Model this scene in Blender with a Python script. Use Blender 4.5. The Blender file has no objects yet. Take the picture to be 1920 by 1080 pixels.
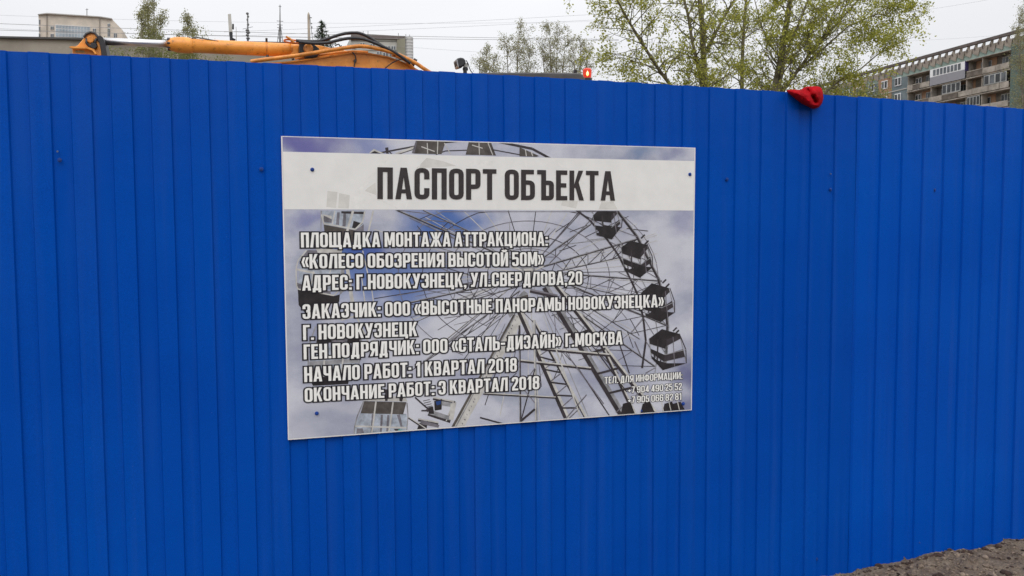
import bpy, math, random
from mathutils import Vector, Matrix, noise
random.seed(7)
scene = bpy.context.scene
COL = scene.collection

# ------------------------------------------------------------------ camera
CAM = Vector((-0.08507, -2.79345, 1.38442))
RT = Vector((0.9553095172, -0.2955571285, -0.0054506929))
UP = Vector((0.0230749111, 0.0561754341, 0.9981542311))
FW = Vector((0.2947054033, 0.9536720109, -0.0604848813))
FOC = 1543.758          # focal length in pixels of the 1920 px wide photograph
cd = bpy.data.cameras.new('camera')
cd.sensor_width = 36.0
cd.lens = FOC / 1920 * 36
cd.clip_start = 0.05
cd.clip_end = 4000
cam = bpy.data.objects.new('camera', cd)
COL.objects.link(cam)
cam.matrix_world = Matrix(((RT.x, UP.x, -FW.x, CAM.x), (RT.y, UP.y, -FW.y, CAM.y), (RT.z, UP.z, -FW.z, CAM.z), (0, 0, 0, 1)))
scene.camera = cam

# ------------------------------------------------------------------ overcast sky and soft sun
SUN_EL, SUN_AZ = math.radians(50), math.radians(200)     # azimuth clockwise from +Y
world = bpy.data.worlds.new("World")
scene.world = world
world.use_nodes = True
wt = world.node_tree
for n in list(wt.nodes): wt.nodes.remove(n)
def WN(t, **k):
    n = wt.nodes.new(t)
    for a, b in k.items(): setattr(n, a, b)
    return n
wl = wt.links.new
out = WN('ShaderNodeOutputWorld')
sky = WN('ShaderNodeTexSky', sky_type='NISHITA', sun_disc=False, sun_elevation=SUN_EL, sun_rotation=SUN_AZ)
hsv = WN('ShaderNodeHueSaturation'); hsv.inputs['Saturation'].default_value = 0.25
wl(sky.outputs[0], hsv.inputs['Color'])
bg1 = WN('ShaderNodeBackground'); bg1.inputs['Strength'].default_value = 0.05
wl(hsv.outputs[0], bg1.inputs['Color'])
tc = WN('ShaderNodeTexCoord'); sep = WN('ShaderNodeSeparateXYZ')
wl(tc.outputs['Generated'], sep.inputs[0])
ramp = WN('ShaderNodeMapRange'); ramp.inputs['From Min'].default_value = 0; ramp.inputs['From Max'].default_value = 1
ramp.inputs['To Min'].default_value = 0.355; ramp.inputs['To Max'].default_value = 1.76
wl(sep.outputs['Z'], ramp.inputs['Value'])
nz = WN('ShaderNodeTexNoise'); nz.inputs['Scale'].default_value = 2.2; nz.inputs['Detail'].default_value = 5
mp = WN('ShaderNodeMapping'); mp.inputs['Scale'].default_value = (1, 1, 3.5)
wl(tc.outputs['Generated'], mp.inputs[0]); wl(mp.outputs[0], nz.inputs['Vector'])
nr = WN('ShaderNodeMapRange'); nr.inputs['From Min'].default_value = 0.3; nr.inputs['From Max'].default_value = 0.7
nr.inputs['To Min'].default_value = 0.95; nr.inputs['To Max'].default_value = 1.05
wl(nz.outputs['Fac'], nr.inputs['Value'])
mul = WN('ShaderNodeMath', operation='MULTIPLY')
wl(ramp.outputs[0], mul.inputs[0]); wl(nr.outputs[0], mul.inputs[1])
bg2 = WN('ShaderNodeBackground'); bg2.inputs['Color'].default_value = (0.975, 0.972, 0.985, 1)
wl(mul.outputs[0], bg2.inputs['Strength'])
addw = WN('ShaderNodeAddShader')
wl(bg1.outputs[0], addw.inputs[0]); wl(bg2.outputs[0], addw.inputs[1]); wl(addw.outputs[0], out.inputs['Surface'])

sd = bpy.data.lights.new('sun', 'SUN'); sd.energy = 0.8; sd.angle = math.radians(40); sd.color = (1, 0.97, 0.93)
sun = bpy.data.objects.new('sun', sd); COL.objects.link(sun)
sdir = Vector((math.sin(SUN_AZ) * math.cos(SUN_EL), math.cos(SUN_AZ) * math.cos(SUN_EL), math.sin(SUN_EL)))
sun.rotation_euler = sdir.to_track_quat('Z', 'Y').to_euler()
vs = scene.view_settings
vs.view_transform = 'Standard'; vs.look = 'None'; vs.exposure = 0.0; vs.gamma = 1; vs.use_curve_mapping = False
scene.cycles.max_bounces = 8
scene.cycles.transparent_max_bounces = 8

# ------------------------------------------------------------------ rays from photo pixels to planes of the place
def ray(px, py): return FW + RT * ((px - 960) / FOC) - UP * ((py - 540) / FOC)
def atY(px, py, Y):
    d = ray(px, py); return CAM + d * ((Y - CAM.y) / d.y)
def atX(px, py, X):
    d = ray(px, py); return CAM + d * ((X - CAM.x) / d.x)
def atZ(px, py, Z):
    d = ray(px, py); return CAM + d * ((Z - CAM.z) / d.z)

# ------------------------------------------------------------------ materials
def lin(c): return tuple((x / 255 / 12.92) if x / 255 <= .04045 else ((x / 255 + .055) / 1.055) ** 2.4 for x in c)
def mat(name, col, rough=.6, var=.12, scale=4.0, bump=0, bscale=60, metal=0, spec=.5, col2=None, dirt=0, coat=0):
    m = bpy.data.materials.new(name); m.use_nodes = True
    t = m.node_tree; b = t.nodes['Principled BSDF']
    b.inputs['Roughness'].default_value = rough; b.inputs['Metallic'].default_value = metal
    b.inputs['Specular IOR Level'].default_value = spec
    b.inputs['Coat Weight'].default_value = coat
    tcn = t.nodes.new('ShaderNodeTexCoord')
    n = t.nodes.new('ShaderNodeTexNoise'); n.inputs['Scale'].default_value = scale; n.inputs['Detail'].default_value = 8; n.inputs['Roughness'].default_value = .6
    t.links.new(tcn.outputs['Object'], n.inputs['Vector'])
    r = t.nodes.new('ShaderNodeValToRGB')
    c2 = col2 or tuple(x * (1 - var * 1.6) for x in col)
    r.color_ramp.elements[0].position = .35; r.color_ramp.elements[1].position = .62
    r.color_ramp.elements[0].color = (*c2, 1)
    r.color_ramp.elements[1].color = (*[min(1, x * (1 + var * .5)) for x in col], 1)
    t.links.new(n.outputs['Fac'], r.inputs['Fac'])
    cur = r.outputs['Color']
    if dirt:
        n2 = t.nodes.new('ShaderNodeTexNoise'); n2.inputs['Scale'].default_value = scale * 5; n2.inputs['Detail'].default_value = 10; n2.inputs['Roughness'].default_value = .7
        t.links.new(tcn.outputs['Object'], n2.inputs['Vector'])
        rr = t.nodes.new('ShaderNodeValToRGB'); rr.color_ramp.elements[0].position = .56; rr.color_ramp.elements[1].position = .68
        t.links.new(n2.outputs['Fac'], rr.inputs['Fac'])
        mx = t.nodes.new('ShaderNodeMix'); mx.data_type = 'RGBA'
        ml = t.nodes.new('ShaderNodeMath'); ml.operation = 'MULTIPLY'; ml.inputs[1].default_value = dirt
        t.links.new(rr.outputs['Color'], ml.inputs[0]); t.links.new(ml.outputs[0], mx.inputs['Factor'])
        t.links.new(cur, mx.inputs[6]); mx.inputs[7].default_value = (.045, .03, .02, 1)
        cur = mx.outputs[2]
    t.links.new(cur, b.inputs['Base Color'])
    if bump:
        n3 = t.nodes.new('ShaderNodeTexNoise'); n3.inputs['Scale'].default_value = bscale; n3.inputs['Detail'].default_value = 6
        t.links.new(tcn.outputs['Object'], n3.inputs['Vector'])
        bp = t.nodes.new('ShaderNodeBump'); bp.inputs['Strength'].default_value = bump; bp.inputs['Distance'].default_value = .01
        t.links.new(n3.outputs['Fac'], bp.inputs['Height']); t.links.new(bp.outputs[0], b.inputs['Normal'])
    return m

def fence_material():
    m = bpy.data.materials.new('blue_fence_paint'); m.use_nodes = True
    t = m.node_tree; b = t.nodes['Principled BSDF']
    N = lambda k: t.nodes.new(k); L = t.links.new
    tcn = N('ShaderNodeTexCoord')
    a = N('ShaderNodeTexNoise'); a.inputs['Scale'].default_value = 1.7; a.inputs['Detail'].default_value = 5
    L(tcn.outputs['Object'], a.inputs['Vector'])
    g = N('ShaderNodeTexNoise'); g.inputs['Scale'].default_value = 420; g.inputs['Detail'].default_value = 3
    L(tcn.outputs['Object'], g.inputs['Vector'])
    # vertical run-off streaks
    mpn = N('ShaderNodeMapping'); mpn.inputs['Scale'].default_value = (26, 26, .9)
    L(tcn.outputs['Object'], mpn.inputs[0])
    st = N('ShaderNodeTexNoise'); st.inputs['Scale'].default_value = 1; st.inputs['Detail'].default_value = 6; L(mpn.outputs[0], st.inputs['Vector'])
    def mix(c1, c2, fac, lo, hi):
        mr = N('ShaderNodeMapRange'); mr.inputs['From Min'].default_value = lo; mr.inputs['From Max'].default_value = hi; L(fac, mr.inputs['Value'])
        mx = N('ShaderNodeMix'); mx.data_type = 'RGBA'; L(mr.outputs[0], mx.inputs['Factor'])
        for sock, c in ((mx.inputs[6], c1), (mx.inputs[7], c2)):
            if isinstance(c, tuple): sock.default_value = (*c, 1)
            else: L(c, sock)
        return mx.outputs[2]
    c = mix(FENCE_A, FENCE_B, a.outputs['Fac'], .3, .7)
    hi = N('ShaderNodeMix'); hi.data_type = 'RGBA'; hi.blend_type = 'MULTIPLY'; hi.inputs['Factor'].default_value = 1
    mrg = N('ShaderNodeMapRange'); mrg.inputs['From Min'].default_value = .3; mrg.inputs['From Max'].default_value = .7; mrg.inputs['To Min'].default_value = .86; mrg.inputs['To Max'].default_value = 1.14
    L(g.outputs['Fac'], mrg.inputs['Value']); L(c, hi.inputs[6]); L(mrg.outputs[0], hi.inputs[7])
    # faint dust in streaks
    ms = N('ShaderNodeMapRange'); ms.inputs['From Min'].default_value = .5; ms.inputs['From Max'].default_value = .85; ms.inputs['To Max'].default_value = .07
    L(st.outputs['Fac'], ms.inputs['Value'])
    md = N('ShaderNodeMix'); md.data_type = 'RGBA'; L(ms.outputs[0], md.inputs['Factor']); L(hi.outputs[2], md.inputs[6]); md.inputs[7].default_value = (.10, .17, .34, 1)
    # tiny pale specks
    v = N('ShaderNodeTexVoronoi'); v.inputs['Scale'].default_value = 34; L(tcn.outputs['Object'], v.inputs['Vector'])
    vs_ = N('ShaderNodeMapRange'); vs_.inputs['From Min'].default_value = .035; vs_.inputs['From Max'].default_value = .02; vs_.inputs['To Max'].default_value = .35
    L(v.outputs['Distance'], vs_.inputs['Value'])
    mk = N('ShaderNodeMath'); mk.operation = 'MULTIPLY'
    sc = N('ShaderNodeSeparateColor'); L(v.outputs['Color'], sc.inputs[0])
    gt = N('ShaderNodeMath'); gt.operation = 'GREATER_THAN'; gt.inputs[1].default_value = .86; L(sc.outputs[0], gt.inputs[0])
    L(vs_.outputs[0], mk.inputs[0]); L(gt.outputs[0], mk.inputs[1])
    mz = N('ShaderNodeMix'); mz.data_type = 'RGBA'; L(mk.outputs[0], mz.inputs['Factor']); L(md.outputs[2], mz.inputs[6]); mz.inputs[7].default_value = (.3, .42, .7, 1)
    oi = N('ShaderNodeObjectInfo'); om = N('ShaderNodeMapRange'); om.inputs['To Min'].default_value = .94; om.inputs['To Max'].default_value = 1.05; L(oi.outputs['Random'], om.inputs['Value'])
    ov = N('ShaderNodeMix'); ov.data_type = 'RGBA'; ov.blend_type = 'MULTIPLY'; ov.inputs['Factor'].default_value = 1; L(mz.outputs[2], ov.inputs[6]); L(om.outputs[0], ov.inputs[7])
    L(ov.outputs[2], b.inputs['Base Color'])
    rr = N('ShaderNodeMapRange'); rr.inputs['To Min'].default_value = .22; rr.inputs['To Max'].default_value = .30; L(a.outputs['Fac'], rr.inputs['Value'])
    L(rr.outputs[0], b.inputs['Roughness'])
    b.inputs['Specular IOR Level'].default_value = .10
    # orange peel and oil canning
    bp = N('ShaderNodeBump'); bp.inputs['Strength'].default_value = .25; bp.inputs['Distance'].default_value = .0006
    L(g.outputs['Fac'], bp.inputs['Height'])
    lw = N('ShaderNodeTexNoise'); lw.inputs['Scale'].default_value = 5; lw.inputs['Detail'].default_value = 2; L(tcn.outputs['Object'], lw.inputs['Vector'])
    bp2 = N('ShaderNodeBump'); bp2.inputs['Strength'].default_value = .5; bp2.inputs['Distance'].default_value = .006
    L(lw.outputs['Fac'], bp2.inputs['Height']); L(bp.outputs[0], bp2.inputs['Normal']); L(bp2.outputs[0], b.inputs['Normal'])
    return m
FENCE_A = (0.0001, 0.060, 0.385)
FENCE_B = (0.0001, 0.073, 0.43)

def leaf_mat(name, c1, c2, trans=.5):
    m = bpy.data.materials.new(name); m.use_nodes = True
    t = m.node_tree
    for n in list(t.nodes): t.nodes.remove(n)
    N = lambda k: t.nodes.new(k); L = t.links.new
    o = N('ShaderNodeOutputMaterial'); d = N('ShaderNodeBsdfDiffuse'); tr = N('ShaderNodeBsdfTranslucent'); mx = N('ShaderNodeMixShader')
    g = N('ShaderNodeNewGeometry'); r = N('ShaderNodeValToRGB')
    r.color_ramp.elements[0].color = (*c1, 1); r.color_ramp.elements[1].color = (*c2, 1)
    L(g.outputs['Random Per Island'], r.inputs['Fac'])
    L(r.outputs[0], d.inputs[0]); L(r.outputs[0], tr.inputs[0]); mx.inputs[0].default_value = trans
    L(d.outputs[0], mx.inputs[1]); L(tr.outputs[0], mx.inputs[2]); L(mx.outputs[0], o.inputs[0])
    return m

# ------------------------------------------------------------------ mesh helpers
class MB:
    def __init__(s): s.v = []; s.f = []
    def quad(s, a, b, c, d):
        n = len(s.v); s.v += [tuple(a), tuple(b), tuple(c), tuple(d)]; s.f.append((n, n+1, n+2, n+3))
    def poly(s, pts):
        n = len(s.v); s.v += [tuple(p) for p in pts]; s.f.append(tuple(range(n, n+len(pts))))
    def box(s, lo, hi):
        x0, y0, z0 = lo; x1, y1, z1 = hi; n = len(s.v)
        s.v += [(x0,y0,z0),(x1,y0,z0),(x1,y1,z0),(x0,y1,z0),(x0,y0,z1),(x1,y0,z1),(x1,y1,z1),(x0,y1,z1)]
        s.f += [(n+a, n+b, n+c, n+d) for a,b,c,d in ((3,2,1,0),(4,5,6,7),(0,1,5,4),(1,2,6,5),(2,3,7,6),(3,0,4,7))]
        return s
    def prism(s, pts, off):
        """closed outline pts extruded by vector off"""
        n = len(s.v); k = len(pts); off = Vector(off)
        s.v += [tuple(p) for p in pts] + [tuple(Vector(p) + off) for p in pts]
        s.f.append(tuple(range(n, n+k))); s.f.append(tuple(range(n+2*k-1, n+k-1, -1)))
        for i in range(k):
            j = (i+1) % k; s.f.append((n+j, n+i, n+k+i, n+k+j))
        return s
    def tube(s, pts, rad, sides=8, cap=True):
        pts = [Vector(p) for p in pts]; k = len(pts)
        if not hasattr(rad, '__len__'): rad = [rad]*k
        base = len(s.v); ref = None
        for i, p in enumerate(pts):
            d = (pts[min(i+1, k-1)] - pts[max(i-1, 0)])
            if d.length < 1e-9: d = Vector((0, 0, 1))
            d.normalize()
            if ref is None: ref = d.orthogonal().normalized()
            ref = (ref - d*ref.dot(d))
            if ref.length < 1e-6: ref = d.orthogonal()
            ref.normalize(); b = d.cross(ref)
            for j in range(sides):
                a = 2*math.pi*j/sides
                s.v.append(tuple(p + (ref*math.cos(a) + b*math.sin(a))*rad[i]))
        for i in range(k-1):
            for j in range(sides):
                a = base+i*sides+j; b2 = base+i*sides+(j+1) % sides
                s.f.append((a, b2, b2+sides, a+sides))
        if cap:
            s.f.append(tuple(range(base+sides-1, base-1, -1))); s.f.append(tuple(base+(k-1)*sides+j for j in range(sides)))
        return s
    def lathe(s, c, axis, prof, sides=20):
        """prof: list of (along, radius)"""
        ax = Vector(axis).normalized(); c = Vector(c)
        s.tube([c + ax*h for h, r in prof], [r for h, r in prof], sides)
        return s
ORG = {}
def link(o, parent=None):
    COL.objects.link(o)
    if parent is not None: o.parent = parent
def obj(name, mb, m, parent=None, smooth=False, kind=None, label=None, bevel=0, origin=None):
    off = Vector((0, 0, 0)) if parent is None else ORG[parent.name]
    if origin is not None: off = off  # children keep the origin of their thing
    me = bpy.data.meshes.new(name)
    base = Vector(origin) if origin is not None else off
    me.from_pydata([(x-base.x, y-base.y, z-base.z) for x, y, z in mb.v], [], mb.f)
    me.materials.append(m)
    if smooth: me.polygons.foreach_set('use_smooth', [True]*len(me.polygons))
    me.update()
    o = bpy.data.objects.new(name, me); link(o, parent)
    o.location = base - off
    ORG[o.name] = base
    if kind: o['kind'] = kind
    if label: o['label'] = label
    if bevel:
        bv = o.modifiers.new('bevel', 'BEVEL'); bv.width = bevel; bv.segments = 2; bv.limit_method = 'ANGLE'; bv.angle_limit = math.radians(40)
    return o
def tag(o, label, cat, group=None):
    o['label'] = label; o['category'] = cat
    if group: o['group'] = group
    return o
def thing(name, label, cat, loc, group=None):
    o = bpy.data.objects.new(name, None); link(o); o.location = loc; o.empty_display_size = .2
    ORG[o.name] = Vector(loc)
    return tag(o, label, cat, group)

# ------------------------------------------------------------------ ground
def ground_h(x, y):
    d = math.exp(-(max(0, abs(y+.5)-1.5))**2/3.0)
    h = noise.fractal(Vector((x*2.1, y*2.1, 3.3)), .9, 2.1, 6)*.013 + noise.fractal(Vector((x*11, y*11, 1.7)), .8, 2.1, 5)*.011
    h += max(0, noise.noise(Vector((x*24, y*24, 9)))-.2)*.03
    bank = .008*math.exp(-((y+.05)/.14)**2)*(0.6+noise.noise(Vector((x*5, 2, 1))))
    s = .012*max(0, min(1.5, x-2.1)) if x > 2.1 else 0
    return (h + bank + s)*d - .002 - .03*max(0, min(1, (2.42-x)/.5))
def axis_pts(lo, hi, step, far):
    a = []; x = lo
    while x < hi + 1e-6: a.append(x); x += step
    st = step; x = hi
    up = []
    while x < far: st *= 1.35; x += st; up.append(x)
    st = step; x = lo; dn = []
    while x > -far: st *= 1.35; x -= st; dn.append(x)
    return dn[::-1] + a + up
xs = axis_pts(1.7, 4.6, .0125, 1500); ys = axis_pts(-1.0, .08, .0125, 1500)
mb = MB()
for y in ys:
    for x in xs: mb.v.append((x, y, ground_h(x, y) if abs(x) < 40 and abs(y) < 40 else -.01))
W = len(xs)
for j in range(len(ys)-1):
    for i in range(W-1):
        a = j*W+i; mb.f.append((a, a+1, a+W+1, a+W))
m_soil = mat('brown_soil', (.18, .145, .112), .95, .3, 14, bump=1.0, bscale=110, col2=(.10, .072, .055), spec=.15, dirt=.8)
obj('ground', mb, m_soil, kind='structure', smooth=True)
# gravel and clods lying on the soil
mb = MB()
def pebble(mb, c, r, fl=.6):
    n = len(mb.v); pts = []
    ang = random.random()*6.28
    for (a, b, h) in [(0,0,1)] + [(math.cos(k*1.256), math.sin(k*1.256), .35) for k in range(5)] + [(math.cos(k*1.256+.6), math.sin(k*1.256+.6), -.45) for k in range(5)]:
        q = 1+random.uniform(-.25, .25)
        x, y = a*q*r, b*q*r*.75
        mb.v.append((c[0]+x*math.cos(ang)-y*math.sin(ang), c[1]+x*math.sin(ang)+y*math.cos(ang), c[2]+h*r*fl*q))
    for k in range(5):
        mb.f.append((n, n+1+k, n+1+(k+1) % 5)); mb.f.append((n+1+k, n+6+k, n+1+(k+1) % 5)); mb.f.append((n+1+(k+1) % 5, n+6+k, n+6+(k+1) % 5))
for i in range(5200):
    x = random.uniform(1.8, 4.6); y = -random.random()**1.2*.9 - .02
    r = random.choice([.003, .004, .005, .006]) * random.uniform(.7, 1.5)
    if random.random() < .03: r = random.uniform(.011, .022)
    pebble(mb, (x, y, ground_h(x, y)+r*.2), r)
obj('gravel', mb, mat('grit', (.21, .165, .125), .9, .5, 40, col2=(.08, .06, .05), spec=.2), kind='stuff')
mb = MB()
for i in range(900):
    x = random.uniform(1.8, 4.6); y = -random.random()*.9-.02
    r = random.uniform(.004, .011) if i > 90 else random.uniform(.011, .024)
    if random.random() < .2: y = -.04
    pebble(mb, (x, y, ground_h(x, y)+r*.1), r, .5)
obj('dark_clods', mb, mat('dark_clod', (.05, .028, .02), .95, .4, 60, bump=.5), kind='stuff')

# unseen tree belt added behind the camera, darkens the fence paint's reflection
mb = MB(); rw = random.Random(77)
for i in range(9000):
    x = rw.uniform(-150, 150); y = -48 - rw.random()*10 - abs(x)*.05
    h = 9.5 + 3*noise.noise(Vector((x*.06, 0, 4))) + 1.6*noise.noise(Vector((x*.3, 0, 8)))
    z = rw.uniform(.2, h); c = Vector((x, y, z)); d = Vector((rw.gauss(0, 1), rw.gauss(0, 1), rw.gauss(0, 1))).normalized(); e = d.orthogonal().normalized(); f = d.cross(e); q_ = rw.uniform(.7, 1.5)
    mb.quad(c-e*q_, c+f*q_*.6, c+e*q_, c-f*q_*.6)
obj('added_tree_belt', mb, mat('added_belt_leaves', (.07, .075, .035), .9, .3, .5), kind='stuff')

# ------------------------------------------------------------------ fence of blue corrugated sheets
m_fence = fence_material()
topz = [(-9, 1.943), (-.78, 1.944), (.4, 1.954), (1.3, 1.953), (2.0, 1.949), (2.5, 1.9395), (3.0, 1.932), (3.6, 1.926), (12, 1.92)]
def ftop(x):
    for (a, za), (b, zb) in zip(topz, topz[1:]):
        if x <= b: return za + (zb-za)*(x-a)/(b-a)
    return topz[-1][1]
fence = thing('sheet_metal_fence', 'tall bright blue corrugated sheet metal fence running across the whole view', 'fence', (1, 0, 0))
DEP = .008
sheets = []
x0 = -.055
starts = [(-.055, .1147, 1.106), (1.106, .1136, 2.242), (2.242, .1078, 3.32)]
x = 3.32
while x < 9: starts.append((x, .1145, x+1.145)); x += 1.145
x = -.055
while x > -6: starts.insert(0, (x-1.115, .1115, x)); x -= 1.115
for si, (sx, pit, ex) in enumerate(starts):
    prof = []                              # (x, y) front line from left to right
    for k in range(10):
        a = sx + k*pit
        prof += [(a, 0), (a+.0035, -DEP), (a+.0575, -DEP), (a+.061, 0)]
    prof[0] = (sx-.004, 0.0)
    if sx > 1 or True: prof.append((ex, .0012)); prof += [(ex+.0035, -DEP+.0014), (ex+.05, -DEP+.0014)]
    NZ = 26; mbf = MB(); K = len(prof); T = .0006
    dz = random.uniform(-.002, .002)
    for j in range(NZ+1):
        for side in (0, 1):
            for i, (px_, py_) in enumerate(prof):
                z = -.06 + (ftop(px_)+dz+.06)*j/NZ
                wv = noise.noise(Vector((px_*1.3, z*.8, si*3.1)))*.0035 + noise.noise(Vector((px_*7, z*2.5, 5)))*.0006
                lean = noise.noise(Vector((px_*9, z*.9, 7.7)))*.0009
                mbf.v.append((px_+lean, py_ + wv + side*T, z))
    R_ = 2*K
    for j in range(NZ):
        for i in range(K-1):
            a = j*R_+i; mbf.f.append((a, a+1, a+1+R_, a+R_))
            b = a+K; mbf.f.append((b+1, b, b+R_, b+1+R_))
        mbf.f.append((j*R_+K, j*R_, j*R_+R_, j*R_+R_+K)); e = j*R_+K-1; mbf.f.append((e, e+K, e+K+R_, e+R_))
    for i in range(K-1):
        a = NZ*R_+i; mbf.f.append((a, a+1, a+1+K, a+K))
    o = obj('panel', mbf, m_fence, fence)
def screw(px, py, parent, y, r=.0085, m=None, h=.006):
    p = atY(px, py, y); s = MB()
    s.lathe(p, (0, -1, 0), [(0, r), (h*.25, r), (h*.32, r*.97)], 20)
    s.lathe(p, (0, -1, 0), [(h*.3, r*.62), (h*.9, r*.62), (h, r*.5)], 6)
    return obj('screw', s, m, parent)
m_screw = mat('screw_blue', (.003, .05, .3), .35, .2, 50, spec=.5)
m_zinc = mat('worn_screw', (.16, .20, .28), .4, .3, 50, metal=.4)
for (px_, py_, onrib) in [(112, 300, 1), (490, 317, 0), (1363, 336, 0), (1557, 355, 0), (1752, 356, 0), (1531, 1048, 0), (1723, 1017, 0), (1900, 981, 0)]:
    screw(px_, py_, fence, -.0095 if onrib else -.004, .0065, m_screw, .005)
for (px_, py_) in [(108, 284), (1557, 326)]:
    s = MB(); s.lathe(atY(px_, py_, -.006), (0, -1, 0), [(0, .003), (.004, .0025)], 10); obj('rivet', s, m_zinc, fence)

# ------------------------------------------------------------------ information board
YS = -.0155
board = thing('information_board', 'printed information board with a ferris wheel picture screwed to the blue fence', 'sign', tuple(atY(915, 540, YS)))
cs = [atY(527, 255, YS), atY(1304, 277, YS), atY(1297, 769, YS), atY(540, 825, YS)]
def print_sky():
    m = bpy.data.materials.new('printed_sky'); m.use_nodes = True
    t = m.node_tree; b = t.nodes['Principled BSDF']; N = lambda k: t.nodes.new(k); L = t.links.new
    tcn = N('ShaderNodeTexCoord')
    def noisef(scale, det, off, rough=.6):
        mpn = N('ShaderNodeMapping'); mpn.inputs['Location'].default_value = off; mpn.inputs['Scale'].default_value = (1, 1, 1.5); L(tcn.outputs['Object'], mpn.inputs[0])
        n = N('ShaderNodeTexNoise'); n.inputs['Scale'].default_value = scale; n.inputs['Detail'].default_value = det; n.inputs['Roughness'].default_value = rough; L(mpn.outputs[0], n.inputs['Vector']); return n.outputs['Fac']
    def mr(v, a, b2, c=0, d=1):
        r = N('ShaderNodeMapRange'); r.interpolation_type = 'SMOOTHSTEP'
        for k, q in zip(('From Min', 'From Max', 'To Min', 'To Max'), (a, b2, c, d)): r.inputs[k].default_value = q
        L(v, r.inputs['Value']); return r.outputs[0]
    def mth(op, a, b2):
        r = N('ShaderNodeMath'); r.operation = op
        for k, q in enumerate((a, b2)):
            if isinstance(q, (int, float)): r.inputs[k].default_value = q
            else: L(q, r.inputs[k])
        return r.outputs[0]
    def mixc(f, c1, c2):
        r = N('ShaderNodeMix'); r.data_type = 'RGBA'; L(f, r.inputs['Factor'])
        for s_, c in ((r.inputs[6], c1), (r.inputs[7], c2)):
            if isinstance(c, tuple): s_.default_value = (*c, 1)
            else: L(c, s_)
        return r.outputs[2]
    n1 = noisef(2.6, 9, (0, 0, 0)); n2 = noisef(5.5, 9, (3, 1, 2))
    col = mixc(mr(n1, .35, .64), (.33, .35, .46), (.60, .615, .69))
    o0 = ORG[board.name]
    warp = N('ShaderNodeTexNoise'); warp.inputs['Scale'].default_value = 6; warp.inputs['Detail'].default_value = 6; L(tcn.outputs['Object'], warp.inputs['Vector'])
    def blob(cur, px, py, rx, rz, c, amt):
        p = atY(px, py, YS) - o0
        sub = N('ShaderNodeVectorMath'); sub.operation = 'SUBTRACT'; L(tcn.outputs['Object'], sub.inputs[0]); sub.inputs[1].default_value = tuple(p)
        wv = N('ShaderNodeVectorMath'); wv.operation = 'MULTIPLY_ADD'; L(warp.outputs['Color'], wv.inputs[0]); wv.inputs[1].default_value = (.22, 0, .22); L(sub.outputs[0], wv.inputs[2])
        wv2 = N('ShaderNodeVectorMath'); wv2.operation = 'SUBTRACT'; L(wv.outputs[0], wv2.inputs[0]); wv2.inputs[1].default_value = (.11, 0, .11)
        scn = N('ShaderNodeVectorMath'); scn.operation = 'MULTIPLY'; L(wv2.outputs[0], scn.inputs[0]); scn.inputs[1].default_value = (1/rx, 0, 1/rz)
        ln = N('ShaderNodeVectorMath'); ln.operation = 'LENGTH'; L(scn.outputs[0], ln.inputs[0])
        return mixc(mr(ln.outputs['Value'], 1.0, .15, 0, amt), cur, c)
    BL = (.075, .155, .42)
    for a in [(560, 268, .26, .075, (.10, .10, .34), .9), (700, 268, .12, .04, (.12, .18, .45), .6), (830, 408, .22, .13, BL, 1.0), (655, 490, .16, .12, BL, .85), (740, 530, .26, .17, BL, .85),
              (690, 470, .13, .06, (.04, .09, .36), .8), (570, 420, .10, .05, (.13, .15, .38), .6), (1205, 286, .10, .03, (.10, .19, .36), .6), (1265, 290, .08, .03, (.14, .16, .34), .5),
              (1290, 700, .12, .16, (.10, .11, .25), .85), (1270, 770, .2, .06, (.12, .13, .26), .7), (880, 700, .2, .08, (.22, .24, .38), .5), (1290, 410, .10, .08, (.22, .23, .40), .5),
              (600, 790, .2, .1, (.27, .29, .40), .5), (640, 610, .14, .06, (.14, .20, .42), .5), (960, 740, .25, .05, (.25, .29, .38), .5),
              (1180, 470, .3, .12, (.50, .51, .57), .6), (980, 430, .16, .06, (.50, .51, .60), .6), (720, 400, .08, .03, (.55, .56, .62), .6), (650, 760, .2, .03, (.5, .51, .58), .5)]:
        col = blob(col, *a)
    col = mixc(mr(n2, .5, .75, 0, .25), col, (.55, .56, .63))
    gr = N('ShaderNodeTexNoise'); gr.inputs['Scale'].default_value = 500; L(tcn.outputs['Object'], gr.inputs['Vector'])
    mm = N('ShaderNodeMix'); mm.data_type = 'RGBA'; mm.blend_type = 'MULTIPLY'; mm.inputs['Factor'].default_value = 1; L(col, mm.inputs[6]); L(mr(gr.outputs['Fac'], .2, .8, .88, 1.12), mm.inputs[7])
    L(mm.outputs[2], b.inputs['Base Color']); b.inputs['Roughness'].default_value = .42; b.inputs['Specular IOR Level'].default_value = .35
    return m
m_edge = mat('white_plastic_edge', (.75, .75, .75), .5, .05)
mbp = MB()
mbp.prism([cs[3], cs[2], cs[1], cs[0]], (0, .0045, 0))
plate = obj('backing_plate', mbp, m_edge, board)
# printed face, a little inside the cut edge
mbp = MB(); cc = sum(cs, Vector())/4
IN = [atY(529.5, 256.5, YS-.0002), atY(1302.3, 278.3, YS-.0002), atY(1295.6, 767.8, YS-.0002), atY(542, 822.8, YS-.0002)]
mbp.poly([IN[3], IN[2], IN[1], IN[0]])
obj('printed_sky', mbp, print_sky(), board)

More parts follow.
